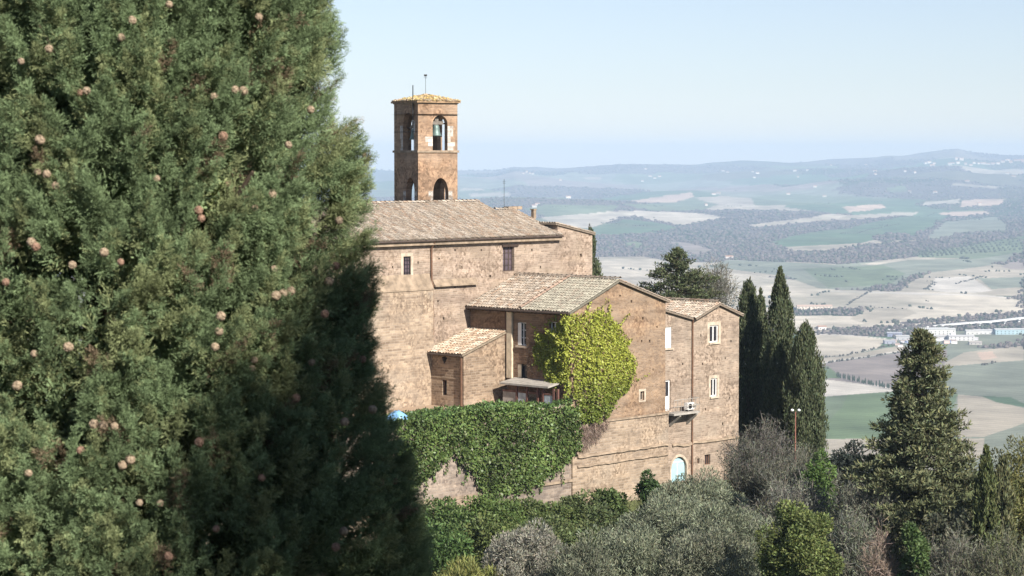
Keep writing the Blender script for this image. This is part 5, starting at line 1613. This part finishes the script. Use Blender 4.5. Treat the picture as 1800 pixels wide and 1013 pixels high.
# ---- ivy on the retaining wall and creeper on the gable corner
def in_poly(pl, poly_px, n, rng):
    sz = [pl.sz(u, v) for u, v in poly_px]
    xs, zs = np.array([p[0] for p in sz]), np.array([p[1] for p in sz])
    s = rng.uniform(xs.min(), xs.max(), n * 3); z = rng.uniform(zs.min(), zs.max(), n * 3)
    jit = .55 * fbm(s / .7, z / .7, 77, 4, .7); jit2 = .55 * fbm(s / .7, z / .7, 78, 4, .7)
    k = inside(s + jit, z + jit2, sz)
    return s[k][:n], z[k][:n]
def on_wall(pl, s, z, off):
    return np.array(pl.O)[None] + np.array(pl.d)[None] * s[:, None] + np.array(pl.n)[None] * off[:, None] + np.array([0, 0, 1.]) * z[:, None]
rng = np.random.default_rng(77)
IVY = [(690, 735), (735, 738), (775, 728), (815, 720), (860, 716), (905, 708), (960, 715), (1010, 718), (1016, 745), (1013, 790), (998, 806), (975, 832), (955, 842), (930, 862), (895, 868), (868, 868), (850, 862), (838, 850), (820, 828), (800, 806), (786, 802), (774, 806), (755, 832), (742, 852), (690, 880)]
s, z = in_poly(G, IVY, 17000, rng)
bul = .16 + .5 * np.clip(.45 + fbm(s / .9, z / .7, 5, 4), 0, 1.2) * np.clip((z - (zT - 5.4)) / 2.2, .25, 1)
off = bul * rng.random(len(s)) ** .45 + .03
P = on_wall(G, s, z, off)
D = unit(np.array(G.n)[None] * .7 + np.array([0, 0, -.55]) + rng.normal(size=P.shape) * .55)
ivy = thing('ivy', 'dark green ivy spilling over the retaining wall', 'ivy', G.pt(-5, zT - 5, .2))
ivc = tone(rng, len(P), (.115, .165, .05), .7, 1.3) * (1 + .9 * fbm(s / 1.6, z / 1.6, 6, 3))[:, None]
hang = []
for (u, v) in ((1008, 790), (1000, 800), (985, 820), (970, 830), (950, 842), (932, 858), (905, 866), (880, 866), (850, 860), (838, 848), (820, 828), (806, 812), (786, 802), (770, 808), (758, 826), (746, 845), (996, 802), (925, 860)):
    s_, z_ = G.sz(u, v); ln = rng.uniform(.3, 1.1); k = int(ln * 30); f = np.linspace(-.3, 1, k)
    hang.append(on_wall(G, s_ + rng.normal() * .2 * f + .07 * rng.normal(size=k), z_ - ln * f, .06 + .14 * rng.random(k)))
hang = np.concatenate(hang)
P = np.concatenate([P, hang]); D = np.concatenate([D, unit(np.array(G.n)[None] * .5 + np.array([0, 0, -.8]) + rng.normal(size=hang.shape) * .5)])
ivc = np.concatenate([ivc, tone(rng, len(hang), (.11, .16, .05), .5, 1.5)])
leaves('foliage', P, D, rng.uniform(.12, .25, len(P)), rng.uniform(.10, .20, len(P)), ivc, M_LEAFG, ivy, rng)
mb = MB(); rg = random.Random(2)
for k in range(14):
    s0 = rg.uniform(G.s_at(872), -1.2); zz = zT - rg.uniform(2.0, 3.2); pts_ = []
    for q in range(5):
        pts_.append(G.pt(s0 + rg.uniform(-.25, .25), zz + (zT - zz) * q / 4., .06))
    mb.tube(pts_, [.035, .03, .025, .02, .01], 4)
mb.build('stems', M_BARK, ivy)
# loose ivy over the coping and the terrace edge
n = 9000
s = rng.uniform(sT + 6, -.2, n); dp_ = rng.random(n) ** 1.3 * 4.2
z = zT + .12 + .42 * np.clip(.45 + fbm(s / 1.1, dp_ / .9, 44, 3), .1, 1.1) * rng.random(n) - .1 * dp_ / 4
P = on_wall(G, s, z, .25 - dp_)
k = ((P[:, :2] - np.array([K.x, K.y])) @ np.array([R.x, R.y]) < -1.9) | (dp_ < .7)
tcov = thing('ivy', 'low ivy carpeting the terrace above the retaining wall', 'ivy', G.pt(-6, zT, -1.5))
leaves('foliage', P[k], unit(rng.normal(size=P.shape) * .7 + np.array([0, 0, .5]) + np.array(G.n) * .4)[k], rng.uniform(.14, .26, k.sum()), rng.uniform(.11, .2, k.sum()), tone(rng, int(k.sum()), (.10, .16, .05), .5, 1.5), M_LEAFG, tcov, rng)
YIV = [(1000, 556), (1030, 546), (1052, 546), (1072, 556), (1090, 580), (1102, 610), (1113, 640), (1110, 668), (1094, 690), (1072, 716), (1054, 742), (1034, 744), (1005, 730)]
YIVA = [(1006, 552), (990, 556), (975, 570), (962, 585), (945, 590), (940, 612), (946, 640), (958, 662), (975, 672), (1000, 690), (1010, 735)]
s, z = in_poly(G, YIV, 9500, rng)
edge = np.clip(1 - np.abs(s - 1.6) / 2.6, .15, 1)
off = (.12 + .75 * edge * np.clip(.5 + 1.2 * fbm(s / .6, z / .5, 15, 4), .08, 1.3)) * rng.random(len(s)) ** .4 + .03
Pa = on_wall(G, s, z, off)
s2, z2 = in_poly(A, YIVA, 5000, rng)
e2 = np.clip(1 - s2 / 3.4, .12, 1)
off2 = (.1 + .6 * e2 * np.clip(.5 + 1.2 * fbm(s2 / .6, z2 / .5, 25, 4), .08, 1.3)) * rng.random(len(s2)) ** .4 + .03
Pb = on_wall(A, s2, z2, off2)
P = np.concatenate([Pa, Pb])
nrm = np.concatenate([np.tile(np.array(G.n), (len(Pa), 1)), np.tile(np.array(A.n), (len(Pb), 1))])
D = unit(nrm * .7 + np.array([0, 0, -.4]) + rng.normal(size=P.shape) * .6)
def runners(pl, starts, rng, down, spread=.35):
    out = []
    for (u, v) in starts:
        s_, z_ = pl.sz(u, v); ln = rng.uniform(.5, 1.5); ds = rng.normal() * spread
        k = int(ln * 26)
        f = np.linspace(0, 1, k)
        ss = s_ + ds * f + .06 * rng.normal(size=k); zs = z_ + down * ln * f + .06 * rng.normal(size=k)
        out.append(on_wall(pl, ss, zs, .04 + .12 * rng.random(k)))
    return np.concatenate(out)
Pr = runners(G, [(1068, 560), (1085, 575), (1098, 605), (1110, 640), (1108, 670), (1095, 690), (1045, 548), (1030, 548), (1112, 655), (1104, 620)], rng, .7, 1.0)
Pr2 = runners(A, [(945, 600), (950, 585), (942, 630), (960, 575), (948, 645), (980, 560)], rng, .6, .8)
Pa, Pb = np.concatenate([Pa, Pr]), np.concatenate([Pb, Pr2])
s2 = np.concatenate([s2, np.full(len(Pr2), 3.)])
P = np.concatenate([Pa, Pb])
nrm = np.concatenate([np.tile(np.array(G.n), (len(Pa), 1)), np.tile(np.array(A.n), (len(Pb), 1))])
D = unit(nrm * .7 + np.array([0, 0, -.4]) + rng.normal(size=P.shape) * .6)
zz = P[:, 2]
crp = thing('creeper', 'yellow green creeper climbing the corner of the brick gable', 'creeper', G.pt(1.5, zmid, .2))
mixy = np.clip((zz - (zmid + .3)) / 3.5, 0.15, 1)[:, None] * np.clip(1.0 - .35 * np.concatenate([np.zeros(len(Pa)), s2 / 3.]), .4, 1)[:, None]
ccol = np.array((.13, .18, .035)) * (1 - mixy) + np.array((.40, .43, .08)) * mixy
leaves('foliage', P, D, rng.uniform(.11, .21, len(P)), rng.uniform(.09, .16, len(P)), tone(rng, len(P), (1, 1, 1), .78, 1.22, .1) * ccol, M_LEAFG, crp, rng)
mb = MB()
for k in range(16):
    s0 = rg.uniform(.2, 2.6); pts_ = [G.pt(s0 * .6 + 1.0 + rg.uniform(-.2, .2), zmid - .6 + q * 1.6, .07) for q in range(5)]
    mb.tube(pts_, [.05, .04, .03, .02, .01], 4)
mb.build('stems', M_BARK, crp)
# dead vine tendrils on the side facade and the withered vine below
dv = thing('dead_vine', 'bare brown vine tendrils on the side facade above the porch', 'vine', A.pt(4, ZTER_, .1))
s, z = in_poly(A, [(930, 590), (960, 580), (965, 660), (935, 668), (925, 640)], 900, rng)
leaves('twigs', on_wall(A, s, z, .03 + .08 * rng.random(len(s))), unit(rng.normal(size=(len(s), 3)) + np.array([0, 0, .5])), rng.uniform(.2, .5, len(s)), .02, tone(rng, len(s), (.16, .12, .085)), M_TWIG, dv, rng)
dv = thing('dead_vine', 'withered reddish vine hanging below the yellow creeper', 'vine', G.pt(1, zmid - 3, .2))
s, z = in_poly(G, [(1014, 742), (1068, 738), (1060, 752), (1040, 775), (1022, 790), (1014, 780)], 1500, rng)
leaves('twigs', on_wall(G, s, z, .12 + .16 * rng.random(len(s))), unit(rng.normal(size=(len(s), 3)) * .6 + np.array([0, 0, -1])), rng.uniform(.2, .5, len(s)), .022, tone(rng, len(s), (.20, .145, .12)), M_TWIG, dv, rng)

# ---- rough undergrowth on the slope
n = 42000
x = rng.uniform(-16, 36, n); y = rng.uniform(96, 156, n)
k = ((np.stack([x, y], -1) - np.array([K.x, K.y])) @ np.array([-Lv.x, -Lv.y])) > .25
x, y = x[k], y[k]
z = hground(x, y)
cl = .5 + fbm(x / 4, y / 4, 3, 3)
P = np.stack([x, y, z + rng.random(len(x)) * .55 * np.clip(cl, .1, 1.2)], -1)
D = unit(rng.normal(size=P.shape) * .6 + np.array([0, 0, .8]))
cc = tone(rng, len(P), (.11, .125, .06), .5, 1.5) * (1 + .5 * vnoise(x / 7, y / 7, 9))[:, None]
tag(leaves('undergrowth', P, D, rng.uniform(.2, .5, len(P)), .07, cc, M_LEAF, None, rng), kind='stuff')
# ------------------------------------------------------------------ the big cypress close to the camera
def spray_templates(n, rng, full=True):
    T = []
    for q in range(n):
        segs = []
        bend = rng.normal(size=2) * .12
        def stem(x): return np.array([x, bend[0] * x * x, bend[1] * x * x])
        segs.append((stem(0), stem(.55), .030)); segs.append((stem(.5), stem(1.0), .026))
        nb = 13 if full else 8
        for i in range(nb):
            x = .08 + .84 * (i + rng.uniform(-.2, .2)) / nb
            az = (i % 2) * math.pi + q + rng.normal() * .75
            ln = (.50 - .36 * x) * rng.uniform(.7, 1.2)
            an = rng.uniform(.55, .95)
            d = np.array([math.cos(an), math.sin(an) * math.cos(az), math.sin(an) * math.sin(az)])
            b0 = stem(x); b1 = b0 + d * ln
            segs.append((b0, b1, .036))
            for j in range(3 if full else 1):
                f = .3 + .28 * j + rng.uniform(-.05, .05)
                s0 = b0 + d * ln * f
                dd = unit(d + .8 * rng.normal(size=3) * np.array([.3, 1, 1]) + np.array([.4, 0, 0]))
                segs.append((s0, s0 + dd * ln * rng.uniform(.28, .5), .032))
        V = []
        for a, b, w in segs:
            d = b - a; sd = unit(np.cross(d, rng.normal(size=3))) * w * .5 * (1 if full else 1.6)
            V += [a - sd * .5, a + d * .55 + sd, b, a + d * .55 - sd]
        T.append(np.array(V))
    return T
def frames(D, rng):
    S = unit(np.cross(D, rng.normal(size=D.shape)))
    return np.stack([D, S, np.cross(D, S)], 1)          # rows: x, y, z axes
def spray_mesh(name, P, D, size, col, T, m, parent, rng):
    Vs, Cs = [], []
    pick = rng.integers(0, len(T), len(P))
    for q in range(len(T)):
        k = pick == q
        if not k.any(): continue
        M = frames(D[k], rng)
        V = np.einsum('vi,nij->nvj', T[q], M) * size[k][:, None, None] + P[k][:, None, :]
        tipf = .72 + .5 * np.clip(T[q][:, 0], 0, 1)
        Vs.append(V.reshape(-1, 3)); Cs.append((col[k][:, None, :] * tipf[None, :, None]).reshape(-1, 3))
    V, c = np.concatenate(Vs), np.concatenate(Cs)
    return np_mesh(name, V, np.arange(len(V)).reshape(-1, 4), c, m, parent)
def env_r(z, z0, zt, slope, r0):
    return np.interp(z, [gz, gz + .6, -3, -1.5, -1.27, -1.12, -.94, -.76, -.57, -.35, -.16, -.04, .16, .317, .57, 1.5, 4.9],
                     [.9, 1.25, 1.2, 1.08, 1.04, 1.0, .95, .885, .88, .845, .81, .80, .77, .74, .70, .54, .03])
def lumps(th, z):
    return 1 + .07 * fbm(th * 2.2 + 3, z * 1.1, 113, 3) + .10 * fbm(th * 6 + 1, z * 3.5, 14, 3)
def plumes(rng, n, axis, zlo, zhi, th0, th1, rfun, depth, ln, per, size, base_col, gap=-.16, elr=(.75, 1.15)):
    """upright feathery branch ends on the surface of the crown"""
    th = rng.uniform(th0, th1, n); z = rng.uniform(zlo, zhi, n)
    ok = fbm(th * 5.5, z * 4.2, int(depth * 100) + 5, 3) > gap
    th, z = th[ok], z[ok]; n = len(th)
    r = rfun(z) * lumps(th, z) - depth
    L = ln * rng.uniform(.7, 1.3, n)
    out = np.stack([np.cos(th), np.sin(th), np.zeros(n)], -1)
    el = rng.uniform(*elr, n)
    ax = unit(out * np.cos(el)[:, None] + np.array([0, 0, 1.]) * np.sin(el)[:, None] + rng.normal(size=(n, 3)) * .18)
    tip = np.array([axis[0], axis[1], 0]) + out * r[:, None] + np.array([0, 0, 1.]) * z[:, None]
    base = tip - ax * L[:, None]
    f = np.tile(np.linspace(.12, 1.0, per), n) + rng.uniform(-.05, .05, n * per)
    axr = np.repeat(ax, per, 0)
    rd = rng.normal(size=(n * per, 3)); rd = unit(rd - axr * np.sum(rd * axr, -1, keepdims=True))
    P = np.repeat(base, per, 0) + axr * (f * np.repeat(L, per))[:, None]
    D = unit(axr * (.45 + .6 * f)[:, None] + rd * (1.05 - .75 * f)[:, None] + np.repeat(out, per, 0) * .25)
    sz = size * rng.uniform(.7, 1.25, n * per) * (1.1 - .35 * f)
    hue = rng.random(n)
    c = np.where((hue < .25)[:, None], np.array((.215, .245, .12)), np.where((hue > .965)[:, None], np.array((.19, .145, .095)), np.array(base_col)))
    c = c * rng.uniform(.75, 1.25, (n, 1))
    c = np.repeat(c, per, 0) * rng.uniform(.8, 1.2, (n * per, 1))
    return P, D, sz, c
rng = np.random.default_rng(2024)
AX, AY = -1.40, 8.3
gz = hg(AX, AY)
rfun = lambda z: env_r(z, gz, 4.9, .203, .812)
big = thing('cypress_tree', 'huge dense cypress close up on the left, dotted with pale brown cones', 'tree', (AX, AY, gz))
T_full = spray_templates(12, rng, True)
T_light = spray_templates(6, rng, False)
BASE = (.168, .226, .115)
front0, front1 = -math.pi + .1, .75          # the half turned to the camera
parts = [plumes(rng, 3000, (AX, AY), -2.1, 1.0, front0, front1, rfun, .0, .19, 21, .074, BASE, -.2, (.25, 1.2)),
         plumes(rng, 560, (AX, AY), -2.2, 1.0, front0, front1, rfun, .16, .34, 22, .13, BASE)]
P, D, S_, c_ = [np.concatenate(q) for q in zip(*parts)]
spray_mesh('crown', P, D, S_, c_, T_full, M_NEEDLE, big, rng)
parts = [plumes(rng, 420, (AX, AY), -2.2, 1.1, front1, math.pi + .1, rfun, .02, .4, 14, .2, BASE),
         plumes(rng, 700, (AX, AY), 1.0, 4.8, -math.pi, math.pi, rfun, .02, .4, 14, .2, BASE),
         plumes(rng, 500, (AX, AY), gz + .5, -2.1, -math.pi, math.pi, rfun, .02, .4, 14, .22, BASE),
         plumes(rng, 360, (AX, AY), -2.4, 1.1, -math.pi, math.pi, rfun, .36, .4, 16, .2, BASE, -9),
         plumes(rng, 700, (AX, AY), -2.4, 1.1, front0, front1, rfun, .30, .36, 16, .16, BASE, -9)]
P, D, S_, c_ = [np.concatenate(q) for q in zip(*parts)]
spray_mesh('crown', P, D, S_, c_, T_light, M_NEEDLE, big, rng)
mb = MB()
mb.tube([Vector((AX, AY, gz - .3)), Vector((AX, AY, gz + 1)), Vector((AX, AY, 0)), Vector((AX, AY, 4.4))], [.28, .2, .13, .02], 10)
rg = random.Random(6)
for k in range(120):
    z = rg.uniform(gz + .8, 4.0); th = rg.uniform(0, 6.28); r = float(rfun(np.array(z))) * .72
    p = Vector((AX, AY, z)); q = p + Vector((math.cos(th) * r, math.sin(th) * r, r * 1.0))
    mb.tube([p, p.lerp(q, .5) + UP * -.05, q], [.03, .02, .006], 5)
mb.build('trunk', M_BARK, big)
# cones
M_CONE = plain('cypress cone scale', (.32, .245, .17), rough=.85, noise=.35, scale=60)
M_CONED = plain('old and shaded cypress cone scale', (.27, .17, .12), rough=.9, noise=.35, scale=60)  # darker tone, also paints shade on cones in the shaded crown
def cone_mesh(seed, m):
    rg = random.Random(seed)
    mb = MB()
    r0 = .0165
    # faceted ball of shield-shaped scales parted by grooves
    pts = []
    N = 14
    for i in range(N):
        y = 1 - 2 * (i + .5) / N; rr = math.sqrt(1 - y * y); ph = i * 2.39996
        pts.append(Vector((rr * math.cos(ph), rr * math.sin(ph), y)))
    core = [[Vector((math.cos(a) * math.sin(f), math.sin(a) * math.sin(f), -math.cos(f))) * r0 * .86 for a in [k * math.pi / 5 for k in range(10)]] for f in (.25, .8, 1.35, 1.9, 2.4, 2.9)]
    mb.quads(core, True, (.5, .5, .5))
    for d in pts:
        a = d.cross(Vector((.3, .5, .8))).normalized(); b = d.cross(a)
        n = rg.choice((5, 6)); o = rg.uniform(0, 6)
        ring = lambda rad_, h: [d * (r0 * h) + (a * math.cos(o + k * 6.283 / n) + b * math.sin(o + k * 6.283 / n)) * r0 * rad_ for k in range(n)]
        mb.quads([ring(.46, .80), ring(.47, .96), ring(.20, 1.06)])
    return mb, m
CONES = [(37, 108), (213, 66), (152, 160), (140, 163), (413, 158), (546, 193), (455, 30), (70, 246), (82, 306), (98, 327), (66, 302), (392, 240), (275, 314), (349, 370), (354, 384), (507, 255), (55, 426), (63, 434), (183, 444), (127, 466), (212, 461), (10, 496), (478, 341), (482, 473), (485, 520), (498, 516), (511, 512), (448, 366), (388, 556), (385, 583), (60, 622), (30, 678), (443, 648), (447, 633), (165, 746), (181, 748), (201, 750), (350, 778), (142, 792), (215, 818), (229, 808), (245, 884), (281, 885), (296, 978), (50, 832), (590, 468), (578, 495), (571, 552), (596, 388), (548, 637), (637, 632), (86, 86), (232, 36), (297, 8), (376, 170), (428, 160), (606, 742), (668, 848), (590, 962), (694, 846), (460, 840), (640, 272), (378, 610), (120, 610), (604, 934), (752, 988), (380, 930), (655, 720), (520, 700)]
protos = []
for i, (u, v) in enumerate(CONES):
    rd_ = ray(u, v)
    # first point of the ray inside the crown surface
    for k in range(600):
        p = rd_ * (6.6 + k * .005)
        dx, dy = p[0] - AX, p[1] - AY
        th = math.atan2(dy, dx)
        if math.hypot(dx, dy) < float(rfun(np.array(p[2])) * lumps(np.array([th]), np.array([p[2]]))[0]): break
    p = Vector(rd_ * (6.6 + k * .005 - .012))
    dark = (v > 900 or (u > 540 and v > 440))  # shaded lower right and bottom, half its cones coloured darker as shade
    if len(protos) < 4:
        mb, mm = cone_mesh(i, M_CONED if len(protos) == 3 else M_CONE)
        o = bpy.data.objects.new('cone', None)
        ob = mb.build('cone', mm, None, loc=(0, 0, 0))
        bpy.data.objects.remove(o)
        ob.parent = big
        protos.append(ob)
    else:
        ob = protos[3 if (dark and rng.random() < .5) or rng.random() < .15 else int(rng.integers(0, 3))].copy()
        COL.objects.link(ob)
        ob.parent = big
    ob.location = p - Vector((AX, AY, gz))
    ob.rotation_euler = tuple(rng.uniform(0, 6, 3))
    s_ = rng.uniform(.66, .95); ob.scale = (s_, s_, s_ * rng.uniform(.9, 1.15))
# unseen cypresses: two shade the big one, the rest are added to dim skylight
def side_cypress(label, x, y, ztop, rmax, seed, prof=([0, .05, .25, .6, .85, 1.0], [.5, .8, 1.0, .8, .42, .02])):
    rng = np.random.default_rng(seed)
    g = hg(x, y)
    t = thing('cypress_tree', label, 'tree', (x, y, g), None)
    H = ztop - g
    rf = lambda z: np.clip(rmax * np.interp((z - g) / H, *prof), .01, 9)
    a = plumes(rng, 1100, (x, y), g + .6, ztop, -math.pi, math.pi, rf, .0, .4, 13, .26, BASE, -9)
    b = plumes(rng, 700, (x, y), g + .6, ztop - .4, -math.pi, math.pi, rf, .3, .4, 12, .28, BASE, -9)
    P, D, S_, c_ = [np.concatenate(q) for q in zip(a, b)]
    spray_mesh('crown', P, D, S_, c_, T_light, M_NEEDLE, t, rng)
    mb = MB(); mb.tube([Vector((x, y, g - .3)), Vector((x, y, g + H * .5)), Vector((x, y, g + H * .95))], [.2, .12, .02], 8); mb.build('trunk', M_BARK, t)
side_cypress('broad tall cypress behind the camera, shading the big cypress', 6.59, -1.63, 7.76, 2.1, 91, ([0, .3, .6, .75, .856, .92, .971, 1.0], [.6, .9, 1.0, .86, .66, .44, .17, .02]))
side_cypress('cypress just behind the camera on the right', 5.0, -.6, 5.1, 1.0, 92)
side_cypress('unseen low cypress added behind the camera to block skylight', .5, -3.0, 4.2, 1.2, 93)  # this and the following ones are added to keep skylight off
side_cypress('unseen low cypress added behind the camera on the left to block skylight', -2.6, -2.2, 4.0, 1.2, 94)
side_cypress('unseen tall cypress added outside the right edge to block skylight', 5.3, 6.6, 6.5, 1.5, 95)
side_cypress('unseen cypress added farther outside the right edge to block skylight', 5.6, 9.2, 6.5, 1.5, 96)
side_cypress('unseen broad cypress added a few steps behind the camera to block skylight', 3.3, -2.6, 3.0, 1.4, 97)
